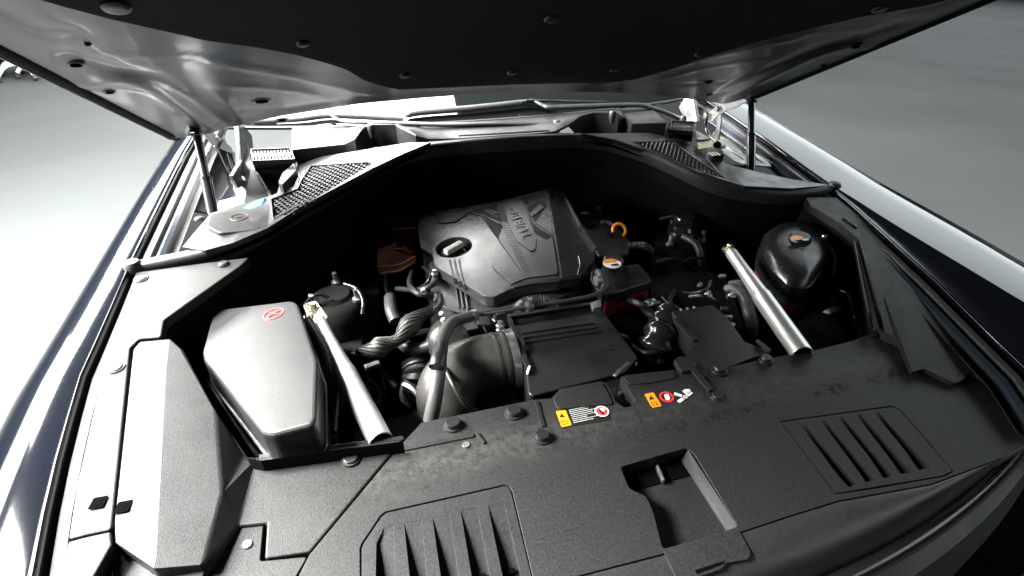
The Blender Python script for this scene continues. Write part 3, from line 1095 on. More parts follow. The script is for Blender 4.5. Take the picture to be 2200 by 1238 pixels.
# pad
rows = []
NXp = 150
for i in range(NXp + 1):
    x = pxmin + (pxmax - pxmin) * i / NXp
    y0 = lerp_tab(ptab, x)
    prof = [(0, 0), (.002, .007), (.006, .011), (.014, .013)]
    row = [Vector((x, y0 - a, hz(x, y0 - a) - .001 - c)) for a, c in prof]
    for j in range(1, 41):
        y = y0 - .014 + (-.79 - (y0 - .014)) * j / 40
        row.append(Vector((x, y, hz(x, y) - .014 - .002 * math.sin(x * 9) * math.sin(y * 8))))
    rows.append(row)
padob = loft('insulation_pad', rows, M_pad, bonnet, angle=80)


def bonnet_normal(x, y):
    e = .002
    dx = (hz(x + e, y) - hz(x - e, y)) / (2 * e)
    dy = (hz(x, y + e) - hz(x, y - e)) / (2 * e)
    return Vector((dx, dy, -1)).normalized()


for a, b_, r in ((250, 18, .016), (650, 95, .010), (1185, 42, .013), (1890, 20, .013), (870, 163, .011), (1100, 157, .011), (1320, 150, .011), (1500, 118, .008)):
    p = H(a, b_, .016)
    if p:
        lathe('pad_fastener', [(0, .003), (r * .6, .0035), (r * .9, .002), (r, 0), (r, -.002)], p, M_plastic2, padob, axis=bonnet_normal(p.x, p.y), n=20)
hl = [(165, 144, .010), (236, 200, .008), (563, 219, .017), (605, 254, .012), (1840, 99, .010), (1770, 143, .008), (1522, 178, .012), (1522, 205, .009), (190, 98, .004)]
for a, b_, r in hl:
    p = H(a, b_, .0025)
    if p:
        nn = bonnet_normal(p.x, p.y)
        p.z = under(p.x, p.y) - .001
        h_ = lathe('drain_hole', [(r * .55, .0004), (r, .0012), (r * 1.3, -.001)], p, M_under, bonnet, axis=nn, n=24)
        lathe('opening_shade', [(0, .0014), (r * .8, .0014), (r * .8, .0)], p, M_hole_shade, h_, axis=nn, n=20)  # black disc on the panel, the shade inside the hole as colour

# gas struts, hinges
def gas_strut(top_px, bot_px, sx, zb):
    bt = P(bot_px[0], bot_px[1], zb)
    tp = H(top_px[0], top_px[1], .01)
    mid = bt.lerp(tp, .42)
    g = tube('gas_strut', [bt + (bt - tp) * .25, bt, mid], .0125, M_gstrut, car, n=16, spline=False)
    tube('rod', [mid, mid.lerp(tp, .5), tp], .0095, M_gstrut, g, n=14, spline=False)
    tube('collar', [mid + (bt - tp) * .02, mid - (bt - tp) * .01], .0135, M_gloss, g, n=16, spline=False)
    lathe('ball_mount', [(0, .012), (.012, .01), (.016, 0), (.012, -.01)], tp, M_gstrut, g, axis=(1, 0, 0), n=14)
    return g


gas_strut((422, 285), (457, 455), -1, .985)
gas_strut((1615, 216), (1613, 350), 1, .992)


def plate(name, px, z, th, m, parent, holes=()):
    """upright steel link: outline on the vertical plane x = const through its first point"""
    x0 = P(px[0][0], px[0][1], z).x
    pts = []
    for a, b_ in px:
        d = ray(a, b_)
        t = (x0 - CAM_LOC.x) / d.x
        pts.append(CAM_LOC + d * t)
    o = slab(name, pts, th, m, parent, bevel=.0008, dirn=Vector((1 if x0 > 0 else -1, 0, 0)))
    return o, x0


def onx(a, b_, x0):
    d = ray(a, b_)
    return CAM_LOC + d * ((x0 - CAM_LOC.x) / d.x)


hL, x0 = plate('bonnet_hinge', [(437, 285), (458, 284), (478, 300), (498, 318), (501, 330), (488, 326), (470, 318), (455, 308)], 1.09, .004, M_bracket, car)
lathe('pivot_bolt', [(0, .004), (.006, .004), (.008, 0)], onx(466, 297, x0 + .005), M_steel, hL, axis=(1, 0, 0), n=12)
for a, b_, w_ in (((462, 312), (494, 385), .010), ((497, 325), (506, 360), .016), ((506, 360), (492, 385), .014), ((495, 385), (532, 437), .010), ((492, 385), (474, 430), .010), ((486, 330), (500, 380), .012)):
    bar('link', onx(*a, x0 - .003), onx(*b_, x0 - .003), .005, w_, M_bracket, hL, up=(0, 1, 0))
lathe('pivot_bolt', [(0, .004), (.006, .004), (.008, 0)], onx(495, 384, x0 + .004), M_steel, hL, axis=(1, 0, 0), n=12)
slab('base_plate', PP([(470, 432), (520, 420), (540, 440), (500, 452), (462, 455)], .965), .004, M_bracket, hL)
br = slab('scuttle_end', [onx(a, b_, -.66) for a, b_ in ((514, 268), (524, 268), (542, 292), (545, 322), (520, 330), (516, 300))], .012, M_plastic2, car, bevel=.002, dirn=Vector((-1, 0, 0)))
slab('scuttle_end', [onx(a, b_, -.655) for a, b_ in ((516, 300), (545, 322), (540, 350), (520, 380), (528, 395), (514, 405), (500, 378), (520, 345))], .01, M_plastic2, car, bevel=.002, dirn=Vector((-1, 0, 0)))

hR, x1 = plate('bonnet_hinge', [(1519, 246), (1545, 222), (1562, 222), (1600, 212), (1606, 218), (1575, 234), (1560, 238), (1538, 252), (1530, 262), (1524, 258), (1526, 254)], 1.09, .004, M_bracket, car)
lathe('pivot_bolt', [(0, .004), (.006, .004), (.008, 0)], onx(1542, 234, x1 - .005), M_steel, hR, axis=(-1, 0, 0), n=12)
lathe('pivot_bolt', [(0, .008), (.008, .007), (.009, 0)], onx(1519, 248, x1 - .007), M_steel, hR, axis=(-1, 0, 0), n=12)
bar('link', onx(1547, 246, x1 + .003), onx(1541, 300, x1 + .003), .004, .018, M_bracket, hR, up=(0, 1, 0))
tube('link', [onx(1519, 250, x1), onx(1516, 272, x1), onx(1524, 292, x1), onx(1540, 306, x1)], .005, M_gstrut, hR, n=8)
slab('base_plate', PP([(1528, 300), (1552, 300), (1560, 312), (1535, 318)], 1.02), .01, M_bracket, hR)
lathe('pivot_bolt', [(0, .004), (.010, .004), (.012, 0)], P(1541, 312, 1.03), M_gstrut, hR, axis=(-.4, -.6, .6), n=14)
slab('scuttle_end', [onx(a, b_, .64) for a, b_ in ((1469, 212), (1488, 212), (1493, 240), (1496, 262), (1490, 266), (1475, 262), (1460, 236), (1458, 230))], .012, M_bracket, car, bevel=.002, dirn=Vector((1, 0, 0)))
slab('bracket', PP([(1495, 298), (1530, 300), (1531, 316), (1500, 320)], 1.045), .004, M_steel, car)
slab('bracket', PP([(1492, 278), (1528, 298), (1498, 300)], 1.05), .004, M_bracket, car)
slab('well_panel', PP([(1545, 270), (1560, 262), (1655, 350), (1658, 358), (1600, 354), (1575, 345), (1520, 300)], .99), .004, M_bracket, car, bevel=.002)
slab('rib', PP([(1552, 300), (1590, 318), (1600, 340), (1585, 332), (1550, 308)], .994), .003, M_bracket, car, bevel=.001)
cp = lathe('washer_cap', [(0, .012), (.02, .012), (.024, .009), (.025, 0), (.025, -.012)], P(1535, 333, 1.035), M_plastic2, car, n=28)
for i in range(9):
    u, v = (i % 3 - 1) * .010, (i // 3 - 1) * .009
    box('print', P(1535, 331, 1.048) + Vector((u, v, 0)), (.006, .004, .001), M_white, cp, bevel=0)

# ------------------------------------------------------------------ engine cover
ZE = .93
TEL = lambda x, y: ZE + .05 * (y + .1) + (x + .1) * .13
CR_A, CR_B = P(1172, 405, .94), P(1203, 598, .92)
CR_D = (CR_B - CR_A).normalized()


def crease(x, y):
    """distance to the right of the fold that runs along the ribbed plate"""
    return (x - CR_A.x) * -CR_D.y + (y - CR_A.y) * CR_D.x


tiltE = lambda x, y: TEL(x, y) - max(0, crease(x, y)) * .5
E_ = lambda px, off=0: [P(a, b_, (lambda x, y: tiltE(x, y) + off)) for a, b_ in px]
cap_c = P(975, 531, tiltE)
hole = []
for i in range(28):
    a = 2 * math.pi * i / 28
    q = cap_c + Vector((.042 * math.cos(a), .042 * math.sin(a), 0))
    q.z = tiltE(q.x, q.y)
    hole.append(q)
cover_out = rounded(E_([(896, 462), (898, 486), (902, 514), (927, 529), (934, 571), (1042, 637), (1062, 638), (1094, 622), (1138, 611), (1199, 603), (1243, 598), (1275, 560), (1281, 537), (1262, 505), (1220, 426), (1214, 414), (1060, 434)]), .006, 3)


def clipx(poly, keep_left):
    out = []
    for i, p in enumerate(poly):
        q = poly[(i + 1) % len(poly)]
        dp, dq = crease(p.x, p.y), crease(q.x, q.y)
        a_, b2 = (dp <= 0) == keep_left, (dq <= 0) == keep_left
        if a_:
            out.append(p)
        if a_ != b2:
            m_ = p.lerp(q, dp / (dp - dq))
            m_.z = TEL(m_.x, m_.y)
            out.append(m_)
    return out


ec = slab('engine_cover', [clipx(cover_out, True), hole], .024, M_cover, car, bevel=.003, seg=3)
slab('right_flank', clipx(cover_out, False), .024, M_cover, ec, bevel=.003, seg=3)
lowz = lambda x, y: tiltE(x, y) - .03
low = rounded([P(a, b_, lowz) for a, b_ in [(922, 566), (936, 555), (1100, 560), (1270, 545), (1290, 590), (1272, 612), (1200, 640), (1091, 661), (1017, 673), (978, 671), (930, 646), (920, 590)]], .006, 3)
slab('lower_tier', low, .05, M_cover, ec, bevel=.003, seg=3)
slab('lower_tier', [P(a, b_, lambda x, y: tiltE(x, y) - .045) for a, b_ in [(924, 640), (930, 652), (978, 682), (1020, 684), (1100, 668), (1275, 620), (1200, 600), (940, 600)]], .03, M_gloss, ec, bevel=.002)
slab('side_shield', [P(a_, b_, .905) for a_, b_ in ((1222, 430), (1262, 436), (1312, 470), (1356, 520), (1350, 545), (1285, 552))], .03, M_plastic2, ec, bevel=.004)
# oil cap in its well
oc = lathe('oil_filler_cap', [(0, .0), (.030, .0), (.032, -.003), (.032, -.02), (.042, -.03)], cap_c + Vector((0, 0, -.014)), M_gloss, car, n=28)
oc['label'] = 'round oil filler cap with a pale grip set in the engine cover'
box('grip', cap_c + Vector((0, .002, -.003)), (.056, .016, .014), M_whitep, oc, Matrix.Rotation(R(38), 3, 'Z'), bevel=.003)
# three grooves below the cap running over the step
for k in range(3):
    a = P(966 + k * 10, 558 - k * 0, lambda x, y: tiltE(x, y) + .0012)
    b_ = P(976 + k * 10.5, 600 + k * 7, lambda x, y: tiltE(x, y) + .0012)
    c = P(978 + k * 10.5, 612 + k * 6, lambda x, y: lowz(x, y) + .004)
    d = P(987 + k * 9.5, 660 + k * 2, lambda x, y: lowz(x, y) + .002)
    tube('rib', [a, b_], .0022, M_cover, ec, n=8, spline=False)
    tube('rib', [b_ + Vector((0, -.002, -.004)), c, d, d + Vector((0, -.004, -.02))], .003, M_cover, ec, n=8, spline=False)
# bevel band along the front-left edge of the top tier
# hexagonal ribbed plate and name plate
hexp = [(1070, 440), (1079, 488), (1071, 514), (1130, 597), (1196, 590), (1199, 583), (1187, 503), (1151, 484), (1127, 436), (1122, 428), (1069, 435)]
EL_ = lambda px, off=0: [P(a, b_, (lambda x, y: TEL(x, y) + off)) for a, b_ in px]
hx = slab('ribbed_plate', rounded(EL_(hexp, .004), .003, 2), .006, M_carbon, ec, bevel=.0012)
slab('side_facet', rounded(EL_([(1070, 516), (1057, 568), (1060, 576), (1097, 611), (1129, 597)], .003), .002, 2), .006, M_cover, ec, bevel=.0012)
# fine ribs (diagonal) along both sides of the plate
rib_v, rib_f = [], []


def addrib(a, b_, wd=.0008, hh=.0008):
    d = (b_ - a)
    s = Vector((-d.y, d.x, 0)).normalized() * wd
    u = Vector((0, 0, hh))
    k = len(rib_v)
    rib_v.extend([a - s, a + s, b_ + s, b_ - s, a + u, b_ + u])
    rib_f.extend([(k, k + 4, k + 5, k + 3), (k + 4, k + 1, k + 2, k + 5)])


def pt(a, b_):
    return P(a, b_, lambda x, y: TEL(x, y) + .0042)


for i in range(44):
    t = i / 43
    s0 = (1068 + 9 * t * 1.0, 440 + 70 * t) if t < .5 else (1072 + (t - .5) * 2 * 56, 475 + 40 * 0 + (t - .5) * 2 * 118)
    addrib(pt(*s0) + Vector((0, 0, 0)), pt(s0[0] + 18, s0[1] + 3))
for i in range(40):
    t = i / 39
    s0 = (1128 + 22 * t / .5, 440 + 44 * t / .5) if t < .5 else (1150 + 38 * (t - .5) / .5, 484 + 22 * (t - .5) / .5)
    addrib(pt(s0[0] - 2, s0[1] + 1), pt(s0[0] - 14, s0[1] + 10))
rb = obj('fine_ribs', rib_v, rib_f, M_carbon, hx)
rb['kind'] = 'stuff'
spine = slab('name_plate', rounded(EL_([(1080, 432), (1096, 490), (1111, 518), (1140, 539), (1150, 537), (1153, 515), (1141, 480), (1124, 434), (1121, 430), (1078, 435)], .0065), .003, 3), .004, M_carbon, hx, bevel=.001)


def text(name, body, loc, size, m, parent, rotz=0, depth=.001, tilt=None, shear=0, sx=1):
    c = bpy.data.curves.new(name, 'FONT')
    c.body = body
    c.size = size
    c.extrude = depth
    c.align_x = 'LEFT'
    c.align_y = 'CENTER'
    c.shear = shear
    c.resolution_u = 2
    tmp = bpy.data.objects.new('tmp', c)
    col.objects.link(tmp)
    bpy.context.view_layer.update()
    me = bpy.data.meshes.new_from_object(tmp.evaluated_get(bpy.context.evaluated_depsgraph_get()))
    bpy.data.objects.remove(tmp)
    me.materials.clear()
    o = link(name, me, m, parent)
    rm = Matrix.Rotation(rotz, 4, 'Z') @ Matrix.Diagonal((sx, 1, 1, 1))
    me.transform(Matrix.Translation(loc) @ rm)
    return o


ta = P(1136, 512, lambda x, y: TEL(x, y) + .0068)
tb = P(1096, 443, lambda x, y: TEL(x, y) + .0068)
dd = tb - ta
M_letter = mat('raised_letters', (.16, .16, .16), .25)
tx = text('lettering', 'TURBO', ta, .034, M_letter, spine, math.atan2(dd.y, dd.x), .0022, sx=dd.length / .118)
for v in tx.data.vertices:
    v.co.z += TEL(v.co.x, v.co.y) - TEL(ta.x, ta.y)
# surrounding cut outs and facets on the cover
tube('groove', E_([(938, 466), (943, 480), (978, 478), (1010, 456)], .001), .0024, M_black, ec, n=8, spline=False)
tube('groove', E_([(1010, 458), (1035, 465), (1071, 514)], .001), .0016, M_black, ec, n=6, spline=False)
slab('window', E_([(1040, 466), (1078, 488), (1070, 511), (1050, 485)], .0015), .002, M_black, ec, bevel=0)
slab('window', E_([(1012, 452), (1068, 440), (1076, 476), (1040, 462)], .0012), .002, M_black, ec, bevel=0)
for a, b_ in (((1040, 452), (1070, 466)), ((1036, 462), (1078, 484)), ((1046, 450), (1070, 459))):
    p, q = E_([a, b_], .0025)
    bar('strake', p, q, .003, .003, M_cover, ec)
slab('bright_facet', E_([(1150, 478), (1172, 447), (1186, 501)], .0035), .004, M_cover, ec, bevel=.0008)
slab('bright_facet', E_([(1138, 459), (1160, 436), (1169, 446), (1144, 465)], .0035), .004, M_cover, ec, bevel=.0008)
slab('window', E_([(1132, 446), (1158, 432), (1176, 440), (1150, 476), (1146, 470)], .001), .002, M_black, ec, bevel=0)
pts = E_([(1176, 432), (1186, 502), (1198, 575), (1198, 590)], .001)
tube('edge_line', pts, .0014, M_cover, ec, n=6, spline=False)
pts = E_([(1216, 429), (1249, 492), (1253, 496), (1280, 536)], .004)
for p, q in zip(pts, pts[1:]):
    bar('edge_ridge', p, q, .006, .010, M_cover, ec)
tube('edge_line', E_([(1243, 551), (1246, 570), (1241, 592)], .0015), .0018, M_cover, ec, n=6)
slab('front_ledge', rounded(E_([(1100, 612), (1136, 603), (1142, 598), (1196, 594), (1204, 597), (1243, 589), (1243, 597), (1200, 604), (1140, 610), (1105, 618)], .003), .002, 2), .006, M_plastic, ec, bevel=.001)

# ------------------------------------------------------------------ fuse box
zb = lambda x, y: .965 + (x + .55) * .14 - (y + .3) * .07
fb = rounded(PP([(470, 664), (628, 645), (640, 652), (683, 775), (680, 898), (670, 912), (586, 934), (563, 930), (438, 775), (434, 756), (456, 676)], zb), .006, 3)
fbx = slab('fuse_box', fb, .11, M_plastic, car, bevel=.013, seg=3)
fbx['label'] = 'fuse box with a sunlit lid and a red cross mark'
sh = [p + Vector((0, 0, -.055)) for p in shrink(fb, -.004)]
slab('lid_rim', sh, .006, M_plastic2, fbx, bevel=.002)
cc = P(588, 675, zb)
ring = lathe('warning_ring', [(.0165, -.0002), (.0168, .0010), (.0185, .0010), (.0188, -.0002)], cc + Vector((0, 0, .0004)), M_redp, fbx, n=32, axis=(-.14, .07, 1), cap=False)
for an in (40, -40):
    v = Vector((math.cos(R(an)), math.sin(R(an)), 0)) * .011
    v.z = .14 * v.x - .07 * v.y
    cz_ = Vector((0, 0, .0015))
    bar('cross_stroke', cc - v + cz_, cc + v + cz_, .0022, .0012, M_redp, fbx, bevel=0)
# tray and latch at its front
bar('latch', P(586, 950, .90), P(640, 940, .90), .006, .008, M_plastic2, fbx)
bar('latch', P(577, 935, .92), P(584, 955, .90), .008, .008, M_plastic2, fbx)
bar('latch', P(650, 922, .92), P(644, 944, .90), .008, .008, M_plastic2, fbx)
slab('battery_tray', PP([(440, 700), (700, 700), (720, 940), (560, 1000), (430, 800)], .86), .05, M_plastic2, car)
tube('cable_duct', [P(660, 690, .93), P(700, 760, .92), P(715, 830, .91), P(712, 930, .88)], .010, M_plastic2, car, n=10)
for k in range(3):
    tube('cable', [P(655 + k * 7, 680, .92), P(672 + k * 8, 730, .90), P(695 + k * 9, 790, .88), P(700 + k * 6, 900, .84)], .0035, M_rubber, car, n=8)

# ------------------------------------------------------------------ strut braces
def brace(pa, pb, ra, rb, za, zb_):
    a, b_ = P(*pa, za), P(*pb, zb_)
    d = (b_ - a).normalized()
    t = tube('strut_brace', [a, a.lerp(b_, .12), a.lerp(b_, .45), a.lerp(b_, .55), b_], lambda s: ra + (rb - ra) * min(1, max(0, (s - .3) / .35)), M_alu, car, n=28, k=5, cap=False)
    tube('inner_wall', [a.lerp(b_, .9), b_ + d * .0005], rb * .86, M_dark, t, n=24, spline=False, cap=False)
    rows_ = []
    q = Vector((0, 0, 1)).rotation_difference(d)
    rows_ = [[b_ + q @ Vector((r * math.cos(2 * math.pi * i / 28), r * math.sin(2 * math.pi * i / 28), h)) for i in range(28)] for r, h in ((rb * 1.0, 0), (rb * .98, .0015), (rb * .86, .0015), (rb * .85, -.001))]
    loft('rim', rows_, M_alu, t, closed=True)
    return t, a, b_, d


t, a, b_, d = brace((686, 690), (818, 948), .0125, .0175, .915, .925)
ep = slab('end_plate', rounded([a - d * .062 + Vector((-.016, .004, .004)), a - d * .066 + Vector((.010, .008, .004)), a + Vector((.018, .0, .004)), a + d * .01 + Vector((-.016, -.006, .004))], .009, 4), .006, M_steel, t, bevel=.001)
lathe('bolt', [(0, .011), (.0065, .011), (.0075, .009), (.0078, .003), (.012, .0025), (.0125, 0)], a - d * .045 + Vector((0, 0, .004)), M_steel, t, n=6, angle=20)
t2, a, b_, d = brace((1572, 545), (1724, 762), .0135, .0185, .925, .93)
slab('end_plate', [a - d * .03 + Vector((-.014, 0, .003)), a - d * .034 + Vector((.010, .0, .003)), a + d * .006 + Vector((.012, 0, .003)), a + d * .006 + Vector((-.012, 0, .003))], .008, M_steel, t2, bevel=.001)
lathe('bolt', [(0, .011), (.0065, .011), (.0075, .009), (.0078, .003), (.012, .0025), (.0125, 0)], a - d * .02 + Vector((0, 0, .003)), M_steel, t2, n=6, angle=20)

# ------------------------------------------------------------------ strut towers
for (cx_, cy_, zz_, side) in ((722, 640, .87, -1), (1462, 515, .88, 1)):
    c = P(cx_, cy_, zz_)
    tw = lathe('suspension_tower', [(.0, .012), (.03, .012), (.036, .004), (.052, .002), (.062, -.006), (.072, -.03), (.07, -.2)], c, M_dark, car, n=36)
    for k in range(3):
        an = R(90 + 120 * k)
        q = c + Vector((.052 * math.cos(an), .052 * math.sin(an), .003))
        lathe('stud', [(0, .03), (.005, .029), (.005, .008), (.010, .007), (.010, 0)], q, M_bracket, tw, n=10)
    if side > 0:
        lathe('bearing_cap', [(0, .03), (.022, .03), (.028, .022), (.036, .02), (.038, .014), (.03, .012)], c + Vector((0, .0, .01)), M_gloss, tw, n=30)

# heat shield
hs = [(850, 455), (893, 440), (893, 520), (895, 556), (870, 575), (815, 590), (812, 575), (808, 530), (818, 480)]
hp = [P(a, b_, .80 + (.08 if b_ < 500 else .0)) for a, b_ in hs]
shield = loft('heat_shield', [[P(818, 478, .88), P(850, 462, .885), P(893, 448, .885)], [P(815, 505, .87), P(850, 492, .88), P(893, 488, .875)], [P(812, 536, .86), P(850, 522, .872), P(893, 520, .865)], [P(810, 548, .845), P(850, 540, .85), P(893, 545, .85)],
                               [P(810, 575, .82), P(850, 568, .82), P(893, 552, .835)], [P(818, 592, .80), P(850, 586, .80), P(893, 566, .82)]], M_copper, car, smooth=False, thick=.003)
for q in (((812, 546, .866), (835, 536, .872), (862, 533, .868)), ((812, 574, .845), (860, 568, .848), (893, 552, .855)), ((818, 588, .83), (862, 580, .835), (893, 557, .85)), ((842, 492, .888), (870, 490, .888), (893, 490, .886))):
    tube('fold', [P(*v) for v in q], .0035, M_copper, shield, n=8)
tube('stay', [P(828, 592, .82), P(830, 615, .8), P(835, 638, .78)], .006, M_hose, shield, n=8)

# ------------------------------------------------------------------ intake duct, air box, hoses
elbow = tube('intake_elbow', [P(1108, 772, .872), P(1080, 775, .872), P(1035, 782, .868), P(990, 800, .862), P(962, 835, .845), P(965, 880, .81), P(985, 930, .74)], lambda s: .052 + .004 * s, M_duct, car, n=32, k=7)
for (u, v, z_, r_) in ((1083, 774, .872, .0555), (1066, 777, .871, .0545)):
    c = P(u, v, z_)
    lathe('moulded_ring', [(.05, .004), (r_, .004), (r_ + .001, 0), (r_, -.004), (.05, -.004)], c, M_duct, elbow, axis=(1, .02, .02), n=36)
c = P(1099, 772, .872)
lathe('hose_clamp', [(.052, .007), (.0565, .007), (.0565, -.007), (.052, -.007)], c, M_bracket, elbow, axis=(1, .02, .02), n=36)
tube('seam', [P(955, 790, .905), P(975, 830, .897), P(1000, 868, .87), P(1030, 885, .84)], .004, M_duct, elbow, n=8)

ab = rounded(PP([(1092, 683), (1280, 655), (1296, 668), (1370, 768), (1340, 800), (1145, 850), (1136, 846), (1125, 770)], .905), .005, 3)
air = slab('air_filter_box', ab, .14, M_plastic2, car, bevel=.003, seg=3)
for k in range(3):
    bar('rib', P(1122 + k * 3.5, 716 + k * 10, .906), P(1275 + k * 9, 694 + k * 9, .906), .003, .003, M_plastic2, air)
bar('flange', P(1092, 682, .909), P(1282, 654, .909), .010, .010, M_plastic2, air)
bar('flange', P(1094, 684, .909), P(1138, 800, .909), .008, .008, M_plastic2, air)
slab('lid_clip', PP([(1268, 652), (1290, 641), (1293, 657), (1274, 664)], .915), .012, M_bracket, air, bevel=.001)
for a_, b2 in ((1262, 668), (1302, 745)):
    slab('socket', PP([(a_, b2 - 4), (a_ + 12, b2 - 6), (a_ + 16, b2 + 5), (a_ + 4, b2 + 7)], .9065), .002, M_black, air, bevel=0)
bar('clip', P(1133, 803, .91), P(1138, 788, .912), .004, .006, M_whitep, air)
bar('stay', P(1320, 808, .915), P(1350, 780, .915), .006, .004, M_bracket, car)

ch = tube('coolant_hose', [P(925, 905, .88), P(935, 850, .915), P(943, 790, .94), P(948, 735, .945), P(970, 695, .945), P(1005, 682, .942), P(1020, 678, .94)], lambda s: .0125 if s < .45 else .0125 - .003 * (s - .45) / .55, M_hose, car, n=14)
cp_ = tube('coolant_pipe', [P(1020, 678, .94), P(1065, 672, .94), P(1130, 661, .94), P(1200, 650, .938), P(1265, 638, .938), P(1290, 627, .938), P(1300, 610, .938), P(1292, 596, .94), P(1285, 585, .93)], lambda s: .0035 if s < .35 else (.0045 if s < .7 else .0075), M_hose, car, n=12)
for u, v in ((1020, 678), (1137, 658), (1285, 603)):
    lathe('pipe_clamp', [(.006, .006), (.011, .006), (.011, -.006), (.006, -.006)], P(u, v, .94), M_bracket, cp_, axis=(1, .1, 0), n=14)
    bar('clamp_ear', P(u, v, .948), P(u - 2, v - 9, .955), .004, .003, M_bracket, cp_)
slab('pipe_bracket', PP([(1064, 668), (1084, 664), (1086, 674), (1066, 678)], .942), .012, M_plastic2, cp_, bevel=.001)
tube('cable_sleeve', [P(938, 790, .955), P(942, 770, .96), P(947, 745, .955)], .013, M_plastic2, ch, n=10)
for k, (u, v) in enumerate(((1066, 684), (1075, 697), (1076, 706))):
    lathe('bolt', [(0, .006), (.006, .006), (.007, 0), (.009, -.002)], P(u, v, .90), M_bracket if k else M_plastic2, car, n=6, angle=20)
# front of the engine under the cover
eng = slab('engine_block', [P(a_, b2, .86) for a_, b2 in ((925, 640), (1280, 620), (1290, 560), (900, 560))] and PP([(905, 520), (1300, 500), (1330, 620), (1250, 690), (1120, 720), (935, 730)], .855), .3, M_dark, car, bevel=.004)
eng['label'] = 'dark engine block under the moulded cover'
random.seed(3)
for k in range(16):
    u, v = random.uniform(935, 1090), random.uniform(690, 760)
    lathe('fastener', [(0, .006), (.005, .006), (.006, 0), (.008, -.002)], P(u, v, .87 + random.uniform(-.03, .01)), random.choice([M_plastic2, M_bracket, M_gloss]), eng, n=6, axis=(random.uniform(-.3, .3), -.6, .8), angle=20)
for k in range(7):
    u, v = random.uniform(930, 1080), random.uniform(680, 740)
    q = [P(u, v, .88), P(u + random.uniform(-15, 15), v + 25, .86), P(u + random.uniform(-30, 30), v + 60, .80)]
    tube('wire', q, .003, M_rubber, eng, n=7)
box('connector', P(1000, 715, .87), (.05, .03, .03), M_plastic2, eng, Matrix.Rotation(R(10), 3, 'Z'), .003)
box('connector', P(1040, 700, .87), (.03, .03, .03), M_plastic2, eng, Matrix.Rotation(R(-10), 3, 'Z'), .003)
lathe('alternator', [(0, .02), (.03, .02), (.04, .01), (.042, -.03), (.03, -.05)], P(965, 735, .87), M_duct, eng, axis=(0, -.9, .4), n=24)
for a_, b2 in ((956, 655), (960, 668)):
    lathe('fastener', [(0, .004), (.004, .004), (.005, 0)], P(a_ - 8, b2 + 20, .90), M_whitep, eng, n=8)
tube('coil_hose', [P(1110, 668, .90), P(1130, 650, .905), P(1170, 645, .905), P(1200, 655, .90)], lambda s: .012 + .0012 * math.sin(s * 120), M_hose, car, n=12, k=14)

# braided hose on the left of the engine
bh = tube('braided_hose', [P(928, 668, .90), P(905, 678, .90), P(880, 700, .89), P(858, 728, .88), P(830, 740, .875), P(800, 752, .87), P(770, 755, .86)], lambda s: .010 + .010 * math.exp(-((s - .33) / .12) ** 2) + .009 * math.exp(-((s - .75) / .1) ** 2), M_braid, car, n=22, k=8)
for k in range(14):
    a0 = 2 * math.pi * k / 14
    rows_ = tube_data([P(928, 668, .90), P(905, 678, .90), P(880, 700, .89), P(858, 728, .88), P(830, 740, .875), P(800, 752, .87), P(770, 755, .86)], lambda s: .0105 + .010 * math.exp(-((s - .33) / .12) ** 2) + .009 * math.exp(-((s - .75) / .1) ** 2), 14, 6)
    m_ = len(rows_)
    path = [rows_[i][(k + i // 3) % 14] for i in range(0, m_, 3)]
    tube('strand', path, .0011, M_strand, bh, n=5, k=3)
tube('turbo_hose', [P(838, 640, .86), P(840, 665, .87), P(850, 690, .86)], .013, M_hose, car, n=14)
tube('lower_hose', [P(862, 735, .84), P(880, 748, .85), P(905, 748, .85), P(930, 740, .86)], .013, M_rubber, car, n=14)
lathe('hose_clamp', [(.012, .005), (.0155, .005), (.0155, -.005), (.012, -.005)], P(924, 743, .857), M_bracket, car, axis=(1, .2, 0), n=18)
dn = tube('ribbed_hose', [P(900, 775, .78), P(903, 810, .76), P(895, 850, .70)], lambda s: .035 + .003 * math.sin(s * 60), M_rubber, car, n=20, k=18)
tube('clamp_band', [P(868, 826, .82), P(885, 835, .82), P(900, 852, .81)], .005, M_bracket, dn, n=6)
box('clip', P(800, 786, .80), (.030, .012, .01), M_bracket, car, Matrix.Rotation(R(15), 3, 'Z'))
for k in range(10):
    u, v = 700 + random.random() * 160, 700 + random.random() * 180
    q = [P(u, v, .74), P(u + random.uniform(-30, 30), v + 40, .72), P(u + random.uniform(-40, 40), v + 90, .70)]
    tube('pipe', q, random.uniform(.004, .012), M_rubber, car, n=8)
box('brake_pump', P(770, 640, .76), (.12, .12, .1), M_gloss, car, bevel=.01)
slab('side_plate', PP([(705, 655), (760, 650), (785, 690), (775, 760), (715, 760)], .80), .1, M_plastic2, car, bevel=.004)
# dark gloss arch of hose by the left tower
tube('pipe', [P(655, 655, .88), P(672, 637, .90), P(690, 633, .90), P(706, 640, .89)], .004, M_gloss, car, n=8)
tube('pipe', [P(740, 610, .90), P(765, 620, .90), P(780, 645, .89), P(778, 675, .87)], .004, M_gloss, car, n=8)

# coil at the front of the elbow: fan shroud
slab('fan_shroud', PP([(760, 930), (900, 880), (1200, 850), (1400, 800), (1700, 740), (1720, 770), (1400, 860), (900, 960), (760, 960)], .82), .2, M_dark, car)

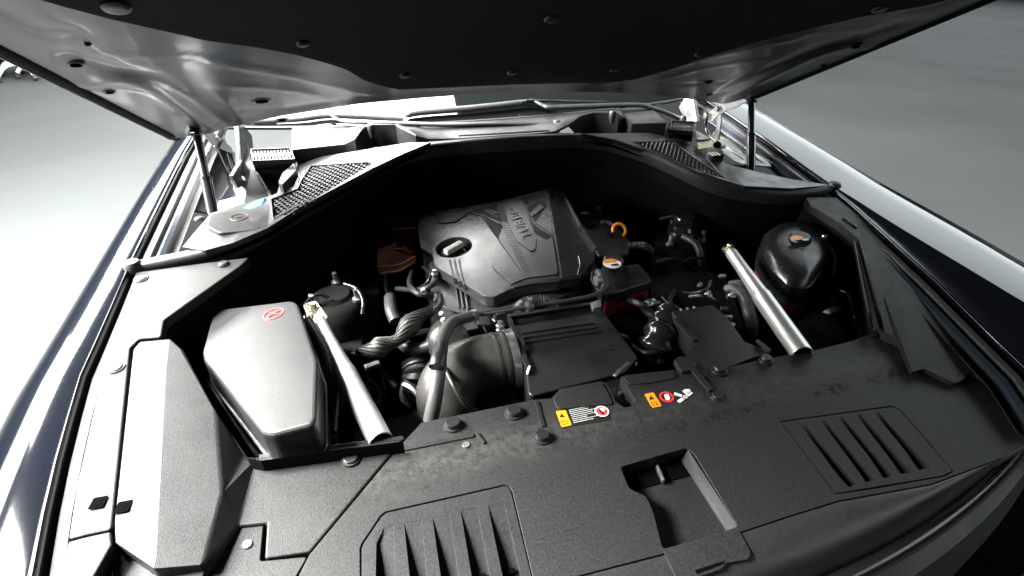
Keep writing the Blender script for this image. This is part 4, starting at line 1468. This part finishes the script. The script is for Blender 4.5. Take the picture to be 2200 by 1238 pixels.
# ------------------------------------------------------------------ coolant tank beside the engine cover
rt = slab('washer_tank', rounded(PP([(1270, 580), (1372, 566), (1396, 592), (1400, 604), (1322, 628), (1290, 632), (1266, 600)], .915), .006, 3), .022, M_plastic2, car, bevel=.004, seg=3)
rt['label'] = 'small black-topped reservoir with a red body beside the engine cover'
slab('red_body', rounded([P(a_, b2, .892) for a_, b2 in ((1300, 606), (1372, 592), (1392, 602), (1396, 613), (1326, 636), (1300, 640))], .004, 3), .05, M_red, rt, bevel=.005, seg=3)
cp3 = lathe('filler_cap', [(0, .022), (.018, .022), (.022, .018), (.023, 0), (.024, -.012)], P(1316, 573, .915), M_plastic2, rt, n=30)
c3 = P(1315, 567, .9385)
lathe('sticker', [(0, .0012), (.0195, .0012), (.0195, .0)], c3, M_white, cp3, n=28)
ysv = [c3 + Vector((.0185 * math.cos(a_), .0185 * math.sin(a_), .002)) for a_ in [R(15 + 10 * i) for i in range(16)]]
slab('sticker_band', ysv, .0005, M_orange, cp3, bevel=0)
box('sticker_print', c3 + Vector((.003, -.007, .0018)), (.016, .006, .0006), M_black, cp3, bevel=0)
box('sticker_print', c3 + Vector((.005, -.012, .0020)), (.010, .004, .0006), M_bracket, cp3, bevel=0)
lathe('drain_plug', [(0, .012), (.008, .011), (.009, 0), (.009, -.01)], P(1397, 652, .875), M_whitep, car, axis=(.5, -.5, .6), n=16)
# dipstick
ds = []
c = P(1330, 495, .93)
for i in range(13):
    a_ = R(-60 + 250 * i / 12)
    ds.append(c + Vector((.016 * math.cos(a_), .011 * math.sin(a_), .012 * math.sin(a_))))
dip = tube('dipstick_ring', ds, .0036, M_orange, car, n=12, k=3)
dip['label'] = 'orange pull ring of the oil dipstick'
tube('tube', [P(1292, 478, .93), P(1304, 477, .93), P(1316, 484, .925)], .005, M_hose, dip, n=10)
for u, v, s_ in ((1262, 437, .026), (1258, 462, .022), (1285, 450, .018)):
    box('connector', P(u, v, .93), (s_, s_ * .7, .014), M_plastic2, car, Matrix.Rotation(R(-25), 3, 'Z'), .002)
tube('corrugated_hose', [P(1350, 530, .90), P(1370, 527, .905), P(1388, 530, .90), P(1398, 540, .88)], lambda s: .0085 + .0012 * math.sin(s * 110), M_hose, car, n=12, k=14)

# ---- right: brake reservoir, pipes
tube('hose', [P(1452, 505, .90), P(1475, 512, .905), P(1495, 525, .90), P(1505, 548, .88), P(1508, 570, .85)], .0085, M_rubber, car, n=12)
br_ = lathe('brake_reservoir', [(0, .02), (.024, .02), (.028, .012), (.028, -.02), (.034, -.03), (.034, -.06)], P(1468, 478, .91), M_gloss, car, n=26)
tube('pipe', [P(1418, 470, .92), P(1440, 465, .925), P(1458, 462, .92)], .003, M_bracket, br_, n=6)
# expansion tank, ribbed black upper half over a red lower half
def tank_top():
    rows_ = []
    cx_, cy_ = 0, 0
    base = PP([(1636, 520), (1668, 500), (1715, 492), (1752, 506), (1778, 545), (1770, 590), (1728, 640), (1690, 640), (1650, 600), (1628, 560)], .90)
    base = rounded(base, .02, 4)
    c_ = sum(base, Vector()) / len(base)
    for z_, k in ((-.025, 1.0), (-.018, 1.02), (.0, 1.02), (.02, .98), (.034, .90), (.042, .78), (.046, .6), (.048, .3), (.0485, .02)):
        rows_.append([Vector((c_.x + (p.x - c_.x) * k, c_.y + (p.y - c_.y) * k, .90 + z_)) for p in base])
    return rows_, base, c_


rows_, base, c_ = tank_top()
M_tank = mat('tank_plastic', (.011, .011, .011), .3, rvar=.08, grain=.1, gscale=200, dust=.05)
et = loft('expansion_tank', rows_, M_tank, car, closed=True, angle=60)
et['label'] = 'rounded black expansion tank with a red translucent lower half'
for zi in (1, 3):
    tube('moulding_line', [p_ + Vector((0, 0, .0)) for p_ in rows_[zi]] + [rows_[zi][0]], .0022, M_tank, et, n=6, k=1)
for f_ in (.3, .42, .54):
    i0 = int(len(base) * f_)
    tube('rib', [r_[(i0 + 3 * 0) % len(base)] for r_ in rows_[2:6]], .0024, M_tank, et, n=6, spline=False)
lo_ = [[Vector((c_.x + (p.x - c_.x) * k, c_.y + (p.y - c_.y) * k, z_)) for p in base] for z_, k in ((.876, .985), (.83, .97), (.78, .92), (.72, .82))]
loft('lower_half', lo_, M_red, et, closed=True, cap=True)
cpt = lathe('pressure_cap', [(0, .024), (.02, .024), (.024, .018), (.026, 0), (.03, -.01)], P(1715, 525, .935), M_plastic2, et, n=26)
c4 = P(1714, 512, .960)
slab('sticker', [c4 + Vector((.015 * math.cos(R(20 * i)), .010 * math.sin(R(20 * i)) + .003, 0)) for i in range(18)], .0008, M_orange, cpt, bevel=0)
box('sticker_print', c4 + Vector((.012, -.011, .0005)), (.014, .007, .0008), M_bracket, cpt, bevel=0)
tube('overflow_pipe', [P(1768, 520, .93), P(1780, 530, .93), P(1790, 545, .925), P(1793, 570, .91), P(1790, 590, .89)], .004, M_bracket, car, n=10)
lathe('pipe_fitting', [(0, .012), (.006, .012), (.009, .006), (.009, -.008), (.006, -.012)], P(1770, 515, .935), M_bracket, car, n=12)
tube('steel_pipe', [P(1785, 606, .90), P(1800, 620, .90), P(1822, 632, .90), P(1830, 655, .89), P(1838, 690, .87), P(1832, 712, .84), P(1810, 735, .82)], .0035, M_gloss, car, n=10)
tube('large_hose', [P(1780, 640, .84), P(1785, 665, .85), P(1790, 690, .84), P(1775, 720, .80), P(1755, 740, .76)], .022, M_gloss, car, n=18)
lathe('hose_clamp', [(.020, .006), (.0245, .006), (.0245, -.006), (.020, -.006)], P(1786, 676, .848), M_bracket, car, axis=(0, -.9, -.3), n=20)
lathe('horn', [(0, .01), (.03, .012), (.045, .004), (.048, -.01), (.03, -.03)], P(1765, 715, .84), M_gloss, car, axis=(-.3, -.4, .8), n=28)
# hose left of the right brace
tube('hose', [P(1562, 624, .89), P(1580, 622, .90), P(1600, 640, .895), P(1610, 675, .88), P(1616, 700, .86), P(1618, 722, .84)], lambda s: .013 - .006 * max(0, s - .8) / .2, M_hose, car, n=14)
tube('hose', [P(1568, 612, .88), P(1590, 610, .89), P(1606, 620, .885)], .009, M_hose, car, n=12)
for u, v in ((1556, 664), (1565, 682), (1572, 700), (1552, 594), (1504, 613), (1750, 470)):
    box('bracket', P(u, v, .88), (.016, .010, .008), M_bracket if v != 470 else M_gloss, car, Matrix.Rotation(random.uniform(-1, 1), 3, 'Z'), .002)

# battery / control box in the middle right
cb = slab('control_box', rounded(PP([(1400, 530), (1560, 600), (1600, 700), (1560, 715), (1470, 660), (1400, 640)], .86), .006, 3), .1, M_dark, car, bevel=.004)
bar('rib', P(1421, 637, .90), P(1443, 662, .90), .003, .003, M_bracket, cb)
random.seed(11)
for (u0, v0, u1, v1, zc, n_) in ((1400, 560, 1580, 700, .86, 9), (1300, 680, 1420, 780, .84, 6), (1600, 600, 1660, 700, .80, 3), (960, 570, 905, 640, .86, 4)):
    for k in range(n_):
        a_ = (random.uniform(min(u0, u1), max(u0, u1)), random.uniform(v0, v1))
        an = random.uniform(0, 6.28)
        st_ = random.uniform(22, 40)
        q = [P(a_[0] + st_ * j * math.cos(an + j * .4), a_[1] + st_ * j * .6 * math.sin(an + j * .4), zc + (.03, .045, .03, -.02)[j]) for j in range(4)]
        tube('wiring_loom', q, random.uniform(.003, .007), random.choice((M_rubber, M_dark, M_plastic2)), car, n=8)
        if k % 3 == 0:
            lathe('fastener', [(0, .006), (.005, .006), (.006, 0), (.009, -.002)], q[1] + Vector((.01, 0, .004)), M_bracket, car, n=6, angle=20)
# right snorkel: ribbed bellows and its duct
bel = tube('intake_bellows', [P(1440, 680, .885), P(1428, 700, .885), P(1415, 730, .875), P(1405, 760, .85), P(1400, 790, .81)], lambda s: .030 + .004 * s + .0035 * math.sin(s * 34), M_gloss, car, n=30, k=16)
sn = slab('intake_snorkel', rounded(PP([(1443, 668), (1530, 655), (1560, 680), (1600, 735), (1655, 755), (1560, 790), (1500, 800), (1470, 770), (1497, 738)], .925), .004, 3), .05, M_plastic2, car, bevel=.0035, seg=3)
bar('edge_strip', P(1452, 688, .928), P(1494, 733, .928), .010, .006, M_plastic, sn)
slab('end_piece', rounded(PP([(1448, 772), (1463, 763), (1492, 776), (1497, 787), (1485, 796), (1464, 799)], .936), .003, 2), .012, M_plastic, sn, bevel=.002)
bar('edge_strip', P(1488, 794, .934), P(1528, 840, .932), .010, .004, M_plastic, fc)
bar('edge_strip', P(1626, 732, .93), P(1656, 756, .93), .005, .006, M_plastic, sn)
for k in range(3):
    box('tooth', P(1463 + k * 14, 666 - k * 2.5, .93), (.004, .006, .004), M_bracket, sn)

# ------------------------------------------------------------------ warning labels (flat print on the cover)
def sticker(name, px, z, m, parent, r=.0015):
    return slab(name, rounded(PP(px, z), r, 2), .0003, m, parent, bevel=0)


l1 = sticker('warning_label', [(1192, 885), (1290, 865), (1312, 896), (1310, 903), (1206, 920)], ZF + .0006, M_black, fc)
yl = sticker('yellow_panel', [(1194, 884), (1215, 881), (1228, 913), (1207, 918)], ZF + .0011, M_yellow, l1)
l2 = sticker('warning_label', [(1384, 847), (1404, 843), (1422, 872), (1402, 877)], ZF + .0011, M_yellow, fc)


def tri(c, s, up, z, parent):
    r = Vector((up.y, -up.x, 0))
    return slab('triangle', [c + up * s * .6, c - up * s * .4 + r * s * .55, c - up * s * .4 - r * s * .55], .0003, M_black, parent, bevel=0)


for (cu, cv, c2u, c2v, par) in ((1207, 893, 1213, 908, yl), (1399, 855, 1406, 867, l2)):
    c = P(cu, cv, ZF + .0016)
    upv = (P(cu, cv, ZF) - P(c2u, c2v, ZF)).normalized()
    tri(c, .0075, upv, 0, par)
    q = P(c2u, c2v, ZF + .0016)
    rt_ = Vector((upv.y, -upv.x, 0))
    for s1, s2 in ((-1, 1),):
        for p1, p2 in (((-.0045, -.003), (.0045, -.003)), ((.0045, -.003), (.0045, .003)), ((.0045, .003), (-.0045, .003)), ((-.0045, .003), (-.0045, -.003))):
            bar('book_outline', q + rt_ * p1[0] + upv * p1[1], q + rt_ * p2[0] + upv * p2[1], .0006, .0003, M_black, par, bevel=0)
# lines of small print as fine broken strokes (too small to read in the photo)
pr_v, pr_f = [], []
o0 = P(1218, 882, ZF + .0012)
o1 = P(1229, 911, ZF + .0012)
ux = (P(1290, 866, ZF) - P(1218, 881, ZF)).normalized()
uy = (o1 - o0)
lens_ = [.034, .031, .050, .036, .040, .024, .056, .032]
for i, ln in enumerate(lens_):
    st = o0 + uy * (i / 7.6) + ux * .003
    x = 0
    while x < ln:
        wl = random.uniform(.0012, .0032)
        a_ = st + ux * x
        b2 = st + ux * min(ln, x + wl)
        dv = uy.normalized() * .0008
        k = len(pr_v)
        pr_v.extend([a_, b2, b2 + dv, a_ + dv])
        pr_f.append((k, k + 1, k + 2, k + 3))
        x += wl + .0006
tl = obj('small_print', pr_v, pr_f, M_white, l1)
tl['kind'] = 'stuff'
cr1 = P(1293, 884, ZF + .0012)
lathe('round_symbol', [(.0088, 0), (.0088, .0004), (.0108, .0004), (.0108, 0)], cr1, M_white, l1, n=28)
lathe('symbol_ground', [(0, .0002), (.0088, .0002), (.0088, 0)], cr1, M_redp, l1, n=24)
sticker('symbol_shape', [(1288, 878), (1297, 876), (1300, 883), (1291, 884)], ZF + .0018, M_white, l1)
sticker('symbol_shape', [(1285, 881), (1289, 879), (1299, 889), (1296, 892)], ZF + .0020, M_black, l1)
cr2 = P(1432, 853, ZF + .0008)
lathe('prohibition_ring', [(.0078, 0), (.0078, .0005), (.0115, .0005), (.0115, 0)], cr2, M_redp, fc, n=30)
sticker('hand_symbol', [(1426, 848), (1434, 846), (1440, 853), (1438, 860), (1430, 859)], ZF + .0009, M_white, fc, .002)
fcn = P(1472, 853, ZF + .001)
fan = lathe('fan_symbol', [(.0022, 0), (.0022, .0004), (.0036, .0004), (.0036, 0)], fcn, M_white, fc, n=18)
for an in (140, 205, 25):
    v = Vector((math.cos(R(an)), math.sin(R(an)), 0))
    bar('blade', fcn + v * .005, fcn + v * .017, .0055, .0004, M_white, fan, bevel=0)
sticker('hand_print', [(1466, 840), (1472, 836), (1482, 836), (1485, 843), (1476, 847), (1470, 845)], ZF + .0012, M_white, fan, .001)

# latch striker visible in the pocket
pk = slab('striker_pocket', PP([(1300, 815), (1345, 800), (1372, 862), (1345, 885), (1318, 868)], .895), .02, M_dark, fc)
for u, v, m_ in ((1333, 846, M_bracket), (1345, 846, M_steel), (1352, 855, M_bracket), (1325, 838, M_gloss), (1356, 860, M_steel)):
    lathe('bolt', [(0, .004), (.0035, .004), (.0045, 0), (.006, -.003)], P(u, v, .905), m_, pk, n=6, angle=20, axis=(random.uniform(-.4, .4), -.2, .9))

# ------------------------------------------------------------------ loose things lying on the car
bf = facets('film_scrap', [P(524, 447, 1.034), P(545, 434, 1.040), P(568, 425, 1.042), P(573, 430, 1.038), P(562, 440, 1.044), P(540, 448, 1.038)], [(0, 1, 5), (1, 2, 4, 5), (2, 3, 4)], .0008, M_blue, None, bevel=0)
bf['label'] = 'scrap of bright blue film lying behind the access lid in the left scuttle corner'
bf['category'] = 'film scrap'
lv, lff = [], []
for k in range(26):
    c = P(534 + random.uniform(-4, 5), 412 + random.uniform(-11, 12), .985)
    a_ = random.uniform(0, 6.28)
    v = Vector((math.cos(a_), math.sin(a_), random.uniform(-.3, .8))) * .005
    s = Vector((-v.y, v.x, .002)) * .4
    q = len(lv)
    lv.extend([c - v, c + s, c + v, c - s])
    lff.append((q, q + 1, q + 2, q + 3))
dlf = obj('dry_leaf_litter', lv, lff, M_deadleaf)
dlf['kind'] = 'stuff'
dlf['label'] = 'small heap of brown dry leaf bits caught by the left bonnet hinge'
dlf['category'] = 'leaf litter'

# ------------------------------------------------------------------ swivel chair bases standing on the floor far left
def chair_base(px, py, rot, label, m, s=1.0):
    c = P(px, py, 0)
    t = empty('swivel_chair', c)
    t['label'] = label
    t['category'] = 'chair'
    t['group'] = 'wheeled chairs at the back of the room'
    col_ = lathe('column', [(.0, .52), (.03, .52), (.03, .3), (.045, .3), (.045, .10), (0, .10)], (0, 0, 0), m, t, n=16)
    st = lathe('seat', [(0, .56), (.2, .55), (.24, .52), (.22, .48), (0, .47)], (0, 0, 0), M_plastic2, t, n=28)
    for k in range(5):
        a_ = R(rot + 72 * k)
        d_ = Vector((math.cos(a_), math.sin(a_), 0))
        tube('leg', [Vector((0, 0, .15)), d_ * .12 + Vector((0, 0, .17)), d_ * .22 + Vector((0, 0, .14)), d_ * .30 + Vector((0, 0, .07))], lambda q: .032 - .012 * q, m, t, n=12)
        lathe('castor', [(0, .02), (.025, .018), (.03, .0), (.025, -.018), (0, -.02)], d_ * .31 + Vector((0, 0, .032)), M_rubber, t, axis=(d_.y, -d_.x, .0), n=14)
    return t


chair_base(60, 166, 20, 'silver-legged swivel chair base on black castors at the top left', M_chair)
chair_base(4, 158, 50, 'dark-armed swivel chair base half out of frame at the far left edge', M_plastic2)
chair_base(104, 160, 80, 'cream swivel chair base just under the raised bonnet edge', M_whitep)
